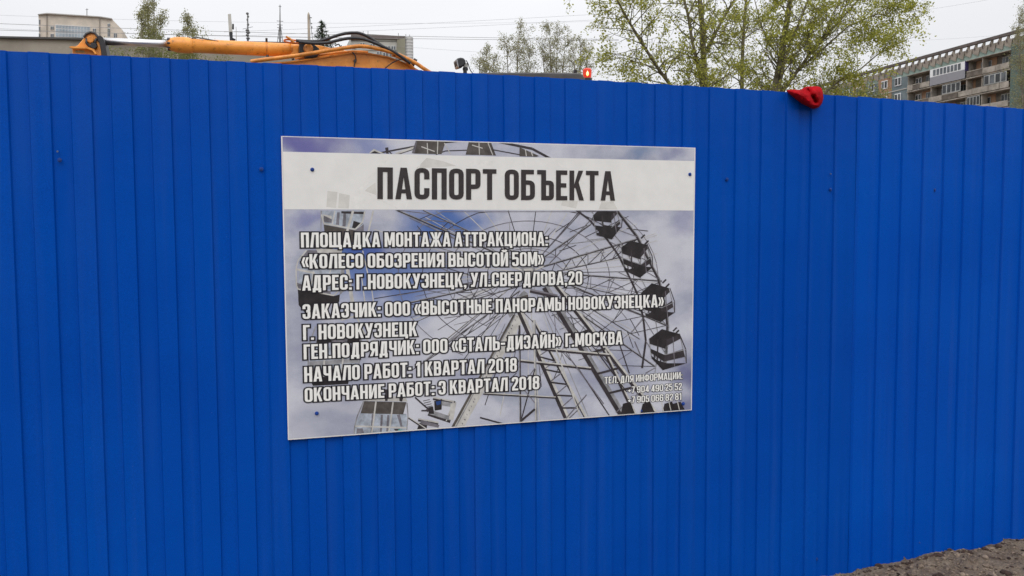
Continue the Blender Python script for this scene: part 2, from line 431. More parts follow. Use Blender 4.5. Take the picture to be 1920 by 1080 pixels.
def flatm(n, c, rough=.45, var=.06, scale=30): return mat(n, c, rough, var, scale, spec=.35)
PM = {'dark': flatm('print_dark', (.045, .038, .044), var=.25), 'mid': flatm('print_mid', (.19, .18, .21), var=.3), 'light': flatm('print_light', (.56, .55, .53), var=.15),
      'steel': flatm('print_steel', (.32, .32, .34), var=.3), 'black': flatm('print_black', (.028, .024, .028), var=.3), 'glass': flatm('print_glass', (.42, .47, .55), var=.3),
      'blue': flatm('print_blue', (.02, .06, .22)), 'teal': flatm('print_teal', (.08, .38, .32)), 'brown': flatm('print_brown', (.10, .088, .082), var=.3),
      'ghost': flatm('print_ghost', (.66, .65, .62)), 'ghost2': flatm('print_ghost2', (.79, .79, .77))}
prims = []            # (material key, convex polygon in photo pixels)
def P(k, *pts): prims.append((k, [tuple(map(float, p)) for p in pts]))
def Ln(k, a, b, w):
    dx, dy = b[0]-a[0], b[1]-a[1]; l = math.hypot(dx, dy)
    if l < .5: return
    nx, ny = -dy/l*w/2, dx/l*w/2
    P(k, (a[0]+nx, a[1]+ny), (b[0]+nx, b[1]+ny), (b[0]-nx, b[1]-ny), (a[0]-nx, a[1]-ny))
def PL(k, pts, w, w2=None):
    for i, (a, b) in enumerate(zip(pts, pts[1:])): Ln(k, a, b, w)
def beam(a, b, w, kd='dark', kl='light'):      # lit edge over shaded body
    Ln(kd, a, b, w)
    dx, dy = b[0]-a[0], b[1]-a[1]; l = math.hypot(dx, dy); nx, ny = dy/l*w*.3, -dx/l*w*.3
    if ny > 0: nx, ny = -nx, -ny
    Ln(kl, (a[0]+nx, a[1]+ny), (b[0]+nx, b[1]+ny), w*.45)
def truss(a, b, c, d, n, w=2.2, kd='dark', kl='mid'):   # chords a-b and c-d with zigzag
    beam(a, b, w+1.2, 'dark', 'steel'); beam(c, d, w, 'dark', 'steel')
    lp = lambda p, q, t: (p[0]+(q[0]-p[0])*t, p[1]+(q[1]-p[1])*t)
    for i in range(n):
        t0, t1, t2 = i/n, (i+.5)/n, (i+1)/n
        Ln(kl, lp(a, b, t0), lp(c, d, t1), w*.6); Ln(kd, lp(c, d, t1), lp(a, b, t2), w*.6)
HUB = (990, 512)
rng = random.Random(3)
# far ring of thin cables
rimR = [(1031, 297), (1095, 340), (1158, 396), (1195, 444), (1219, 492), (1235, 523), (1250, 586), (1252, 612), (1249, 665), (1243, 692)]
inR = [(1040, 350), (1082, 395), (1104, 411), (1141, 452), (1160, 479), (1182, 523), (1195, 551), (1206, 595), (1211, 639), (1204, 690)]
farL = [(690, 395), (640, 470), (640, 560), (655, 640), (700, 720), (760, 700), (745, 610), (735, 520), (760, 440), (810, 396)]
for (x, y) in [(745, 394), (775, 440), (700, 430), (705, 480), (740, 520), (700, 560), (766, 600), (830, 640), (820, 396), (870, 396), (905, 395), (950, 395), (1000, 396), (1035, 395), (1060, 400), (780, 690), (850, 700), (690, 640), (905, 760), (1010, 790), (1100, 780), (940, 780)]:
    tx_ = x+rng.uniform(-6, 6); st_ = rng.uniform(.05, .16); Ln(rng.choice(['light', 'dark', 'steel', 'light']), (HUB[0]+(tx_-HUB[0])*st_, HUB[1]+(y-HUB[1])*st_), (tx_, y), 1.5)
for r_ in (55, 80, 108, 140, 172):
    pts = []
    for k in range(49):
        a = math.radians(120+k*6.4)
        pts.append((HUB[0]+r_*1.35*math.cos(a)*1.05, max(397, HUB[1]+r_*.98*math.sin(a)+8)))
    PL(rng.choice(['mid', 'dark']), pts, 1.3)
for k in range(64):      # fine cables, each with a short brace to its neighbour
    a = k*.0982+rng.uniform(-.02, .02); e_ = (HUB[0]+rng.uniform(190, 250)*1.12*math.cos(a), HUB[1]+rng.uniform(150, 230)*math.sin(a))
    st_ = rng.uniform(.22, .55); b_0 = (HUB[0]+(e_[0]-HUB[0])*st_, HUB[1]+(e_[1]-HUB[1])*st_)
    e_ = (min(e_[0], 1232), e_[1])
    if e_[1] > 398: Ln(rng.choice(['mid', 'mid', 'light', 'light', 'dark']), b_0, e_, 1.05)
    r1 = rng.uniform(60, 190); q1_ = (HUB[0]+r1*1.2*math.cos(a), HUB[1]+r1*math.sin(a)); q2_ = (HUB[0]+(r1+28)*1.2*math.cos(a+.0982), HUB[1]+(r1+28)*math.sin(a+.0982))
    if min(q1_[1], q2_[1]) > 398: Ln(rng.choice(['mid', 'dark', 'steel']), q1_, q2_, 1.3)
for k in range(14):
    a = rng.uniform(0, 6.28); r1 = rng.uniform(50, 110); r2 = r1+rng.uniform(50, 110); a2 = a+rng.uniform(-.5, .5)
    p = (HUB[0]+r1*1.3*math.cos(a), HUB[1]+r1*math.sin(a)); q_ = (HUB[0]+r2*1.3*math.cos(a2), HUB[1]+r2*math.sin(a2))
    if min(p[1], q_[1]) > 398 and max(p[1], q_[1]) < 770: Ln(rng.choice(['mid', 'steel', 'dark']), p, q_, 1.2)
truss((745, 394), (990, 500), (793, 394), (985, 482), 6)
truss((1020, 482), (1108, 420), (1030, 494), (1123, 396), 4, 1.8)
truss((1010, 502), (1195, 448), (1022, 514), (1160, 483), 6)
truss((1020, 510), (1241, 527), (1024, 522), (1190, 560), 5, 1.8)
truss((1040, 522), (1250, 610), (1030, 530), (1200, 636), 5, 1.8)
truss((1020, 540), (1228, 687), (1015, 550), (1160, 700), 5, 1.8)
truss((985, 520), (766, 568), (980, 535), (790, 590), 5)
truss((975, 545), (837, 645), (980, 560), (774, 693), 5, 1.8)
truss((1092, 395), (1160, 300), (1000, 495), (1090, 398), 3, 1.4)
# rims
PL('dark', rimR, 5.5); PL('steel', [(x+1.6, y-1.2) for x, y in rimR], 1.4)
PL('dark', inR, 3.6)
PL('steel', [(1108, 396), (1160, 450), (1190, 500), (1222, 560), (1236, 640), (1228, 700)], 1.3)
for a, b in zip(rimR[2:], inR[1:]): Ln('mid', a, b, 1.3)
PL('dark', [(705, 288), (790, 272), (880, 262.5)], 3); PL('light', [(742, 289), (812, 264)], 4.5); PL('dark', [(745, 290), (815, 267)], 1.5)
PL('dark', [(930, 265), (998, 279), (1033, 298)], 4.5)
PL('dark', [(817, 290), (835, 283), (920, 280), (985, 292)], 2)
# gondolas
def gond(roof, floor, bow, kl='black'):
    for a, b in zip(roof, floor): Ln('steel', a, b, 1.6)
    m_ = ((roof[0][0]+roof[3][0])/2, (roof[0][1]+roof[3][1])/2); n_ = ((floor[0][0]+floor[3][0])/2, (floor[0][1]+floor[3][1])/2)
    lp = lambda p, q, t: (p[0]+(q[0]-p[0])*t, p[1]+(q[1]-p[1])*t)
    a0, a1 = lp(roof[0], floor[0], .5), lp(roof[3], floor[3], .5)
    b0, b1 = lp(roof[0], floor[0], .72), lp(roof[3], floor[3], .72)
    P('black', a0, a1, b1, b0); P('black', roof[0], roof[3], lp(roof[3], floor[3], .30), lp(roof[0], floor[0], .26)); P('dark', roof[3], roof[2], lp(roof[2], floor[2], .16), lp(roof[3], floor[3], .22))
    P('black', lp(roof[0], floor[0], .86), lp(roof[3], floor[3], .84), floor[3], floor[0])
    for q_ in (.25, .5, .75): Ln('black', lp(lp(roof[0], floor[0], .5), lp(roof[3], floor[3], .5), q_), lp(floor[0], floor[3], q_), 2)
    a2, b2 = lp(roof[2], floor[2], .52), lp(roof[2], floor[2], .78)
    P('dark', a1, a2, b2, b1)
    Ln('dark', m_, n_, 2.2)
    P(kl, *roof); P(kl, *floor)
    PL('dark', bow, 1.6)
    c = lp(bow[0], bow[-1], .5)
    Ln('steel', a1, bow[len(bow)//2], 1.2); Ln('mid', lp(roof[2], roof[3], .5), lp(floor[2], floor[3], .5), 1.3)
gond([(1112, 404), (1120, 396), (1156, 396), (1146, 404)], [(1119, 441), (1132, 422), (1165, 426), (1147, 449)], [(1160, 396), (1167, 410), (1165, 427)])
gond([(1165, 464), (1182, 451), (1213, 459), (1202, 472)], [(1171, 507), (1202, 499), (1224, 501), (1200, 521)], [(1213, 457), (1223, 481), (1224, 501)])
gond([(1202, 549), (1222, 531), (1254, 540), (1241, 551)], [(1211, 593), (1224, 582), (1265, 586), (1239, 604)], [(1256, 540), (1265, 566), (1265, 586)])
gond([(1217, 635), (1241, 617), (1274, 626), (1250, 637)], [(1222, 672), (1250, 681), (1287, 681), (1243, 694)], [(1274, 626), (1286, 655), (1287, 681)])
for (x, y) in [(1205, 444), (1245, 528), (1265, 618), (1212, 455), (1251, 536), (1269, 623)]: Ln('dark', (x-3, y+3), (x+4, y-4), 3)
P('brown', (783, 262.8), (835.6, 265.5), (828, 289), (777, 288)); P('mid', (777, 288), (783, 263), (780, 263), (772, 287))
P('brown', (879, 266), (921, 268), (930, 291.5), (873, 290)); P('brown', (974, 276), (1011, 292.5), (1006, 294), (974, 293))
for a, b in [((801, 268), (802, 289)), ((821, 264), (820, 289)), ((833, 268), (845, 289)), ((790, 275), (815, 284)), ((898, 268), (899, 290)), ((915, 268), (924, 291)), ((885, 272), (905, 278)), ((985, 280), (987, 293)), ((996, 284), (999, 293))]: Ln('light', a, b, 1.7)
P('light', (692, 287.2), (701, 279), (722, 288.6)); P('dark', (694, 287.6), (702, 283), (716, 288.6)); P('dark', (722, 277), (728, 276), (729, 288.5), (724, 288.5)); Ln('dark', (726, 281), (735, 289), 2)
# left gondola under the title band
P('glass', (602, 395), (684, 395), (680, 425), (665, 430), (607, 419)); P('light', (606, 402), (622, 405), (622, 411), (606, 408)); P('mid', (607, 404), (622, 411), (622, 418), (607, 416))
P('mid', (632, 398), (637, 398), (636, 422), (630, 421)); P('mid', (644, 400), (649, 400), (648, 425), (642, 424)); P('black', (663, 414), (680, 419), (669, 429), (660, 427))
P('dark', (640, 396), (684, 397), (684, 402), (640, 400))
P('steel', (601, 395), (604, 395), (602, 437), (601, 437)); PL('light', [(603, 402), (607, 419), (666, 430), (680, 416), (684, 396)], 2.6)
P('brown', (607, 421), (666, 432), (670, 452), (612, 470)); P('mid', (666, 432), (682, 420), (682, 450), (670, 452))
Ln('light', (628, 395), (623, 420), 2.4); Ln('light', (662, 395), (651, 433), 4.5); Ln('light', (700, 395), (691, 433), 3)
# second left gondola
P('glass', (562, 480), (577, 469), (618, 470), (640, 478), (640, 545), (560, 535)); P('steel', (640, 478), (646, 484), (646, 545), (637, 553))
P('mid', (577, 469), (618, 470), (640, 480), (640, 490), (565, 484)); P('light', (556, 503), (590, 510), (590, 514), (556, 507)); P('mid', (557, 530), (585, 540), (620, 546), (620, 553), (558, 541))
P('black', (558.5, 543), (626, 555), (637, 552), (636, 566), (600, 574), (560, 572)); P('black', (560, 572), (600, 574), (620, 590), (580, 596))
PL('light', [(575, 469), (559, 488), (555, 505), (556, 535), (559, 542), (626, 554), (642, 538)], 2.4); Ln('light', (588, 508), (582, 543), 2.2); Ln('light', (622, 500), (618, 513), 2)
P('light', (592, 466), (642, 468), (640, 475), (596, 474)); P('light', (648, 505), (655, 505), (664, 566), (657, 566))
Ln('light', (680, 470), (690, 515), 2); Ln('light', (678, 520), (684, 565), 2); Ln('light', (694, 520), (700, 565), 2)
# third left gondola
P('mid', (600, 612), (672, 606), (680, 625), (678, 640), (592, 644)); P('black', (594, 636), (618, 620), (622, 642), (594, 646)); P('black', (652, 636), (674, 634), (674, 644), (650, 644))
P('glass', (580, 650), (674, 646), (668, 700), (584, 706)); P('steel', (580, 678), (672, 672), (672, 680), (580, 686)); Ln('light', (610, 648), (606, 706), 3); Ln('light', (646, 648), (640, 702), 3)
P('black', (578, 708), (655, 704), (653, 720), (587, 723.5)); PL('steel', [(592, 612), (578, 650), (578, 706)], 2.4); PL('steel', [(676, 625), (680, 655), (668, 700)], 2.2)
Ln('light', (640, 600), (668, 592), 3); Ln('light', (668, 592), (690, 640), 3)
# big gondola at the lower edge
def yb(x): return 823.4 + (x-540)*(767.8-823.4)/(1295.6-540)
P('glass', (676, 774), (762, 776), (765, 803), (764, yb(764)), (664, yb(664)), (666, 798)); P('brown', (683, 752), (762, 754), (756, 777), (676, 775))
P('light', (697, 741), (760, 744), (764, 753), (681, 751))
for x in (714, 726): P('mid', (x, 778), (x+4, 778), (x+2, yb(x+2)), (x-2, yb(x-2)))
P('mid', (744, 778), (750, 777), (755, 800), (751, 800)); P('mid', (697, 776), (701, 776), (699, yb(699)), (695, yb(695)))
P('mid', (669, 803), (680, 803), (683, yb(683)), (668, yb(668))); P('dark', (738, 804), (750, 804), (748, yb(748)), (742, yb(742))); P('teal', (747, 805), (755, 806), (755, yb(755)), (747, yb(747)))
PL('light', [(705, 752), (699, 800), (697, yb(697))], 3); PL('light', [(737, 754), (731, 800), (729, yb(729))], 3); Ln('light', (665, 799), (762, 802), 3)
PL('steel', [(682, 752), (670, 780), (665, 799), (664, yb(664))], 2.2); PL('steel', [(763, 755), (765, 780), (763, 802), (762, yb(762))], 2.2)
P('dark', (722, 730), (727, 730), (727, 752), (722, 752)); P('dark', (748, 738), (757, 742), (754, 753), (749, 752))
# drive machinery
beam((812, 747), (853, 755), 6); beam((803, 775), (845, 789), 9, 'dark', 'steel'); P('black', (814, 752), (829, 748), (828, 768), (815, 770)); P('blue', (817, 753), (827, 751), (826, 758), (819, 760))
beam((784, 787), (822, 794), 6); P('black', (786, 793), (802, 789), (800, yb(800)), (782, yb(782))); PL('dark', [(778, 745), (806, 770), (790, 770)], 3); beam((766, 783), (802, 807), 4); beam((852, 752), (838, 790), 5)
P('steel', (806, 768), (846, 781), (843, 788), (803, 776)); P('steel', (828, 752), (854, 756), (851, 764), (828, 760)); P('light', (845, 757), (856, 754), (850, 788), (842, 786)); P('black', (803, 764), (812, 762), (814, 776), (804, 776)); P('mid', (790, 787), (824, 797), (822, 802), (788, 795))
for k in range(6): Ln('dark', (793+k*1.5, 752+k*4), (806+k*1.5, 749+k*4), 1.3)
# legs of the wheel
P('light', (962, 590), (986, 590), (871, yb(871)), (846, yb(846))); P('brown', (962, 590), (966, 590), (852, yb(852)-.5), (846, yb(846)))
P('steel', (966, 590), (968, 590), (856, yb(856)), (853, yb(853)))
for k in range(26):
    t = k/26+rng.uniform(0, .02); x = 969+(862-969)*t; y = 590+(yb(862)-590)*t; P(rng.choice(['brown', 'mid', 'mid']), (x, y), (x+rng.uniform(2, 4), y+1), (x+rng.uniform(1, 3), y+4))
P('steel', (950, 582), (970, 556), (982, 545), (990, 550), (968, 584), (956, 596)); P('brown', (966, 560), (990, 552), (992, 566), (970, 574))
beam((975, 585), (1063, 785), 11); beam((1000, 600), (1098, 783), 6); beam((1022, 538), (1167, 778.5), 13, 'dark', 'steel'); beam((1042, 534), (1228, 773.5), 9, 'dark', 'light'); beam((1120, 630), (1190, 776), 7)
for t in (.3, .42, .54, .66, .78, .9):
    a = (975+88*t, 585+200*t); b = (1000+98*t, 600+183*t); Ln('dark', a, b, 3); Ln('mid', (a[0]+10, a[1]+22), b, 2)
for t in (.35, .5, .65, .8):
    a = (1022+145*t, 538+240*t); b = (1042+186*t, 534+239*t); Ln('dark', (a[0], a[1]+8), b, 4)
beam((1014, 654), (1143, 666), 6); beam((972, 676), (1108, 691), 5.5); beam((994, 545), (1045, 556), 7, 'dark', 'mid'); Ln('steel', (1002, 600), (1005.5, 788.5), 4.5); Ln('light', (1001, 600), (1004.5, 788.5), 2.2)
Ln('dark', (974, 610), (976, 791), 3.4); Ln('steel', (973.5, 640), (974.5, 790), 1.2); beam((906, 738), (1042, 745.5), 4, 'dark', 'light'); Ln('dark', (976, 790), (1003, 767), 4); Ln('dark', (978, 785), (1003, 692), 2)
Ln('dark', (900, 783), (948, 796), 3); PL('mid', [(1003, 690), (978, 725), (1003, 755)], 1.4); Ln('light', (1050, 690), (1100, 786), 3); Ln('light', (1037, 640), (1088, 780), 2.4)
for a, b in [((1084, 690), (1143, 780)), ((1060, 660), (1132, 757)), ((1120, 660), (1175, 735)), ((1180, 700), (1160, 640)), ((1155, 773), (1200, 735)), ((1060, 786), (1100, 740)), ((1190, 640), (1202, 668)), ((1228, 690), (1210, 700))]: Ln(rng.choice(['dark', 'mid']), a, b, 2)
for x in (1168, 1205, 1246, 1262): P('black', (x, 757), (x+14, 753), (x+22, yb(x+22)-.6), (x-4, yb(x-4)-.6))
for x in (1240, 1254, 1270): Ln('light', (x, 752), (x+4, yb(x+4)-1), 1.6)
# hub
for k in range(12):
    a = k*.5236; Ln('light' if k % 2 else 'steel', HUB, (HUB[0]+34*math.cos(a), HUB[1]+26*math.sin(a)), 3)
P('steel', (978, 502), (1002, 500), (1006, 518), (980, 522)); P('light', (982, 504), (998, 503), (1000, 510), (984, 512))
NW = len(prims)
# pale ghost of the wheel inside the band
band = [(529.5, 284.3), (1302.2, 302), (1301, 394.8), (531, 392.4)]
prims.append(('BAND', band))
P('ghost', (614, 358), (633, 360), (630, 390), (612, 388)); P('ghost', (636, 362), (656, 366), (654, 391), (634, 390)); P('ghost2', (658, 366), (686, 372), (682, 391), (656, 390))
P('ghost', (690, 352), (704, 342), (706, 366), (684, 358)); Ln('ghost2', (672, 360), (730, 292), 6); Ln('ghost2', (668, 392), (674, 358), 6); P('ghost', (800, 296), (830, 302), (856, 311), (780, 316)); P('ghost2', (884, 300), (930, 302), (924, 312), (886, 308))
P('ghost', (1054, 377), (1084, 377), (1080, 391), (1052, 385)); Ln('ghost2', (1035, 298), (1070, 322), 3); Ln('ghost2', (1070, 322), (1150, 392), 2)
for a, b in [((686, 362), (745, 391)), ((752, 345), (840, 391)), ((860, 391), (905, 330)), ((930, 391), (900, 300)), ((985, 300), (998, 391)), ((1040, 391), (1075, 330)), ((760, 391), (790, 300)), ((880, 315), (1000, 340))]: Ln('ghost2', a, b, 2)
P('ghost', (1128, 378), (1150, 378), (1158, 393), (1122, 393))

def overlap(A, B):
    for (U, V_) in ((A, B), (B, A)):
        n = len(U)
        for i in range(n):
            x0_, y0_ = U[i]; x1_, y1_ = U[(i+1) % n]; nx, ny = y1_-y0_, x0_-x1_
            a = [nx*x+ny*y for x, y in U]; b = [nx*x+ny*y for x, y in V_]
            if max(a) <= min(b)+1e-6 or max(b) <= min(a)+1e-6: return False
    return True
def layer_up(polys):
    lays = []; bbs = []
    for i, A in enumerate(polys):
        bb = (min(p[0] for p in A), min(p[1] for p in A), max(p[0] for p in A), max(p[1] for p in A)); l = 0
        for j in range(i):
            q = bbs[j]
            if lays[j] >= l and bb[0] < q[2] and q[0] < bb[2] and bb[1] < q[3] and q[1] < bb[3] and overlap(A, polys[j]): l = lays[j]+1
        lays.append(l); bbs.append(bb)
    return lays
# clip everything to the printed face (convex clip)
def clip(poly, c):
    outp = poly
    for i in range(len(c)):
        a, b = c[i], c[(i+1) % len(c)]; inp = outp; outp = []
        sd_ = lambda p: (b[0]-a[0])*(p[1]-a[1])-(b[1]-a[1])*(p[0]-a[0])
        for k in range(len(inp)):
            p, q_ = inp[k], inp[(k+1) % len(inp)]; s1, s2 = sd_(p), sd_(q_)
            if s1 >= 0: outp.append(p)
            if s1*s2 < 0: t = s1/(s1-s2); outp.append((p[0]+(q_[0]-p[0])*t, p[1]+(q_[1]-p[1])*t))
        if len(outp) < 3: return None
    return outp
frame = [(529.8, 256.8), (1302, 278.6), (1295.3, 767.4), (542.3, 822.3)]
lower = [(531.2, 393), (1300.6, 395.6), (1295.3, 767.4), (542.3, 822.3)]; upper = [(529.8, 256.8), (1302, 278.6), (1301.8, 301.4), (529.9, 283.7)]
cl = []
for i, (k, pl) in enumerate(prims):
    if i < NW:
        for reg in (upper, lower):
            c = clip(pl, reg)
            if c: cl.append((k, c))
    else:
        c = clip(pl, frame)
        if c: cl.append((k, c))
lays = layer_up([c for k, c in cl])
LSTEP = .000014
ZT = .0005 + LSTEP*(max(lays)+2)
groups = {}
for (k, c), l in zip(cl, lays): groups.setdefault(k, []).append((c, l))
PM['BAND'] = flatm('print_band', (.78, .78, .77), .5, .03, 14)
NAMES = {'dark': 'printed_dark_struts', 'mid': 'printed_thin_struts', 'light': 'printed_light_beams', 'steel': 'printed_steel_edges', 'black': 'printed_cabin_floor', 'glass': 'printed_cabin_glass', 'blue': 'printed_motor',
         'teal': 'printed_passenger', 'brown': 'printed_cabin_roof', 'ghost': 'printed_faded_cabin', 'ghost2': 'printed_faded_beams', 'BAND': 'title_band'}
print('print layers', max(lays), len(cl))
for k, lst in groups.items():
    g = MB(); single = k in ('black', 'brown', 'glass', 'ghost', 'blue', 'teal', 'BAND')
    for c, l in lst:
        if single: g = MB()
        area = sum(c[i][0]*c[(i+1) % len(c)][1]-c[(i+1) % len(c)][0]*c[i][1] for i in range(len(c)))
        pts = [atY(x, y, YS-.0005-l*LSTEP) for x, y in (c[::-1] if area > 0 else c)]
        g.poly(pts)
        if single: obj(NAMES[k], g, PM[k], board)
    if not single: obj(NAMES[k], g, PM[k], board, kind='stuff')

# ---- condensed capitals drawn from strokes
def fillet(pts, rad, closed):
    outp = []; n = len(pts)
    for i, p in enumerate(pts):
        r = rad[i] if hasattr(rad, '__len__') else rad
        if (not closed and i in (0, n-1)) or r <= 0: outp.append(p); continue
        a, b = Vector(pts[i-1]), Vector(pts[(i+1) % n]); v = Vector(p)
        d1, d2 = (a-v), (b-v); r_ = min(r, d1.length*.5, d2.length*.5); d1.normalize(); d2.normalize()
        s_, e_ = v+d1*r_, v+d2*r_
        for k in range(5):
            t = k/4; q_ = s_*(1-t)**2 + v*2*t*(1-t) + e_*t**2
            # push quadratic towards a circular arc
            q_ = q_ + (v-q_)*.06*math.sin(math.pi*t); outp.append((q_.x, q_.y))
    return outp
def stroke_quads(pts, hw, closed, ext):
    pts = [Vector(p) for p in pts]; n = len(pts)
    if not closed:
        pts[0] = pts[0] - (pts[1]-pts[0]).normalized()*ext; pts[-1] = pts[-1] + (pts[-1]-pts[-2]).normalized()*ext
    L_, R2 = [], []
    for i in range(n):
        if closed: a, b = pts[i-1], pts[(i+1) % n]
        else: a, b = pts[max(i-1, 0)], pts[min(i+1, n-1)]
        d1 = (pts[i]-a); d2 = (b-pts[i])
        if d1.length < 1e-7: d1 = d2
        if d2.length < 1e-7: d2 = d1
        d1.normalize(); d2.normalize(); n1 = Vector((-d1.y, d1.x)); n2 = Vector((-d2.y, d2.x)); m_ = (n1+n2)
        if m_.length < 1e-6: m_ = n1
        m_.normalize(); k = hw/max(.35, m_.dot(n1))
        L_.append(pts[i]+m_*k); R2.append(pts[i]-m_*k)
    q_ = []
    for i in range(n if closed else n-1):
        j = (i+1) % n; q_.append([L_[i], R2[i], R2[j], L_[j]])
    return q_
def grow_poly(pl, o):
    if o == 0: return [Vector(p) for p in pl]
    n = len(pl); c = [Vector(p) for p in pl]
    area = sum(c[i].x*c[(i+1) % n].y-c[(i+1) % n].x*c[i].y for i in range(n)); sg = 1 if area > 0 else -1
    outp = []
    for i in range(n):
        d1 = (c[i]-c[i-1]).normalized(); d2 = (c[(i+1) % n]-c[i]).normalized()
        n1 = Vector((d1.y, -d1.x))*sg; n2 = Vector((d2.y, -d2.x))*sg; m_ = (n1+n2).normalized()
        outp.append(c[i]+m_*min(o/max(.3, m_.dot(n1)), o*1.6))
    return outp
def glyph(ch, s):
    w = .41; S = []; h = s/2; y0, y1 = h, 1-h; ym = .52; r = .17
    def Ls(pts, rad=0, closed=False): S.append(('L', fillet(pts, rad, closed), closed))
    def Ps(*pts): S.append(('P', pts, False))
    def stem(x, a=0, b=1): Ls([(x, a), (x, b)])
    def bar(y, a, b): Ls([(a, y), (b, y)])
    x0, x1 = h, w-h
    if ch in 'О0': Ls([(x0, y0), (x1, y0), (x1, y1), (x0, y1)], r, True)
    elif ch == 'С': Ls([(x1, .64), (x1, y1), (x0, y1), (x0, y0), (x1, y0), (x1, .36)], r)
    elif ch == 'П': Ls([(x0, 0), (x0, y1), (x1, y1), (x1, 0)])
    elif ch == 'Г': w = .33; Ls([(x0, 0), (x0, y1), (w, y1)])
    elif ch == 'А':
        w = .45; Ps((0, 0), (s, 0), (w/2+.035, 1), (w/2-.085, 1)); Ps((w-s, 0), (w, 0), (w/2+.085, 1), (w/2-.035, 1)); Ps((.1, .19), (w-.1, .19), (w-.12, .19+s*.85), (.12, .19+s*.85))
    elif ch == 'Б': Ls([(w-.03, y1), (x0, y1), (x0, y0), (x1, y0), (x1, .58), (x0, .58)], [0, 0, 0, r, r, 0])
    elif ch == 'В': stem(x0); Ls([(s, y1), (x1-.01, y1), (x1-.01, ym), (s, ym)], r*.8); Ls([(s, ym), (x1, ym), (x1, y0), (s, y0)], r*.8)
    elif ch == 'Д':
        w = .48; Ls([(.02+h, -.12), (.02+h, h), (w-.02-h, h), (w-.02-h, -.12)]); Ps((.07, s), (.07+s, s), (.13+s, 1), (.13, 1)); bar(y1, .14, w-.05); stem(w-.05-h, s*.5, 1)
    elif ch == 'Е': w = .34; Ls([(w, y1), (x0, y1), (x0, y0), (w, y0)]); bar(.5, s, w-.03)
    elif ch == 'Ж':
        w = .64; stem(w/2)
        for q_ in (1, -1):
            f = lambda x: w/2+q_*(x-w/2)
            Ps((f(w-s), 1), (f(w), 1), (f(w/2+h+.06), .5), (f(w/2+h*.6), .56)); Ps((f(w/2+h*.6), .44), (f(w/2+h+.06), .52), (f(w), 0), (f(w-s), 0))
    elif ch in 'З3':
        w = .40; x1 = w-h; Ls([(x0, .67), (x0, y1), (x1, y1), (x1, ym+.01), (.19, ym+.01)], [0, r, r, .22, 0]); Ls([(.19, ym-.01), (x1, ym-.01), (x1, y0), (x0, y0), (x0, .33)], [0, .22, r, r, 0])
    elif ch in 'ИЙ':
        w = .43; x1 = w-h; stem(x0); stem(x1); Ps((s*.6, .08), (s*1.15, .08), (w-s*.6, .92), (w-s*1.15, .92))
        if ch == 'Й': Ls([(w/2-.1, 1.17), (w/2-.07, 1.08), (w/2+.07, 1.08), (w/2+.1, 1.17)], .05)
    elif ch == 'К':
        w = .44; stem(x0); Ps((w-s-.02, 1), (w-.02, 1), (s+.07, .42), (s-.01, .42), (s-.01, .50)); Ps((s+.02, .5), (s+.13, .62), (w, 0), (w-s, 0))
    elif ch == 'Л':
        w = .45; x1 = w-h; Ps((0, 0), (s, 0), (.1+s*.9, 1), (.1, 1)); Ls([(.14, y1), (x1, y1), (x1, 0)])
    elif ch == 'М':
        w = .56; stem(h); stem(w-h); Ps((s*.5, 1), (s*1.25, 1), (w/2+.04, .12), (w/2-.06, .12)); Ps((w-s*.5, 1), (w-s*1.25, 1), (w/2-.04, .12), (w/2+.06, .12))
    elif ch == 'Н': stem(x0); stem(x1); bar(.5, s, w-s)
    elif ch == 'Р': stem(x0); Ls([(s, y1), (x1, y1), (x1, .42), (s, .42)], r)
    elif ch == 'Т': w = .39; bar(y1, 0, w); stem(w/2, 0, 1-s)
    elif ch == 'У':
        w = .43; Ps((w-s, 1), (w, 1), (.17+s*.4, 0), (.03+s*.4, 0)); Ps((0, 1), (s, 1), (w/2+.06, .38), (w/2-.04, .30)); bar(h, .02, .13)
    elif ch == 'Ф': w = .56; stem(w/2, 0, 1); Ls([(h, .22), (w-h, .22), (w-h, .80), (h, .80)], r, True)
    elif ch == 'Ц': w = .46; Ls([(x0, 1), (x0, y0), (w-.06, y0)]); stem(x1, s, 1); stem(w-h*.9, -.13, s)
    elif ch == 'Ч': Ls([(x0, 1), (x0, .44), (x1, .44)], [0, r, 0]); stem(x1)
    elif ch == 'Щ': w = .66; Ls([(x0, 1), (x0, y0), (w-.06, y0)]); stem((w-.04)/2, s, 1); stem(w-.045-h, s, 1); stem(w-h*.9, -.13, s)
    elif ch == 'Ь': stem(x0); Ls([(s, .58), (x1, .58), (x1, y0), (s, y0)], r)
    elif ch == 'Ъ': w = .50; bar(y1, 0, .12); stem(.12+h); Ls([(.12+s, .58), (w-h, .58), (w-h, y0), (.12+s, y0)], r)
    elif ch == 'Ы': w = .58; stem(x0); Ls([(s, .58), (.38-h, .58), (.38-h, y0), (s, y0)], r); stem(w-h)
    elif ch == 'Я':
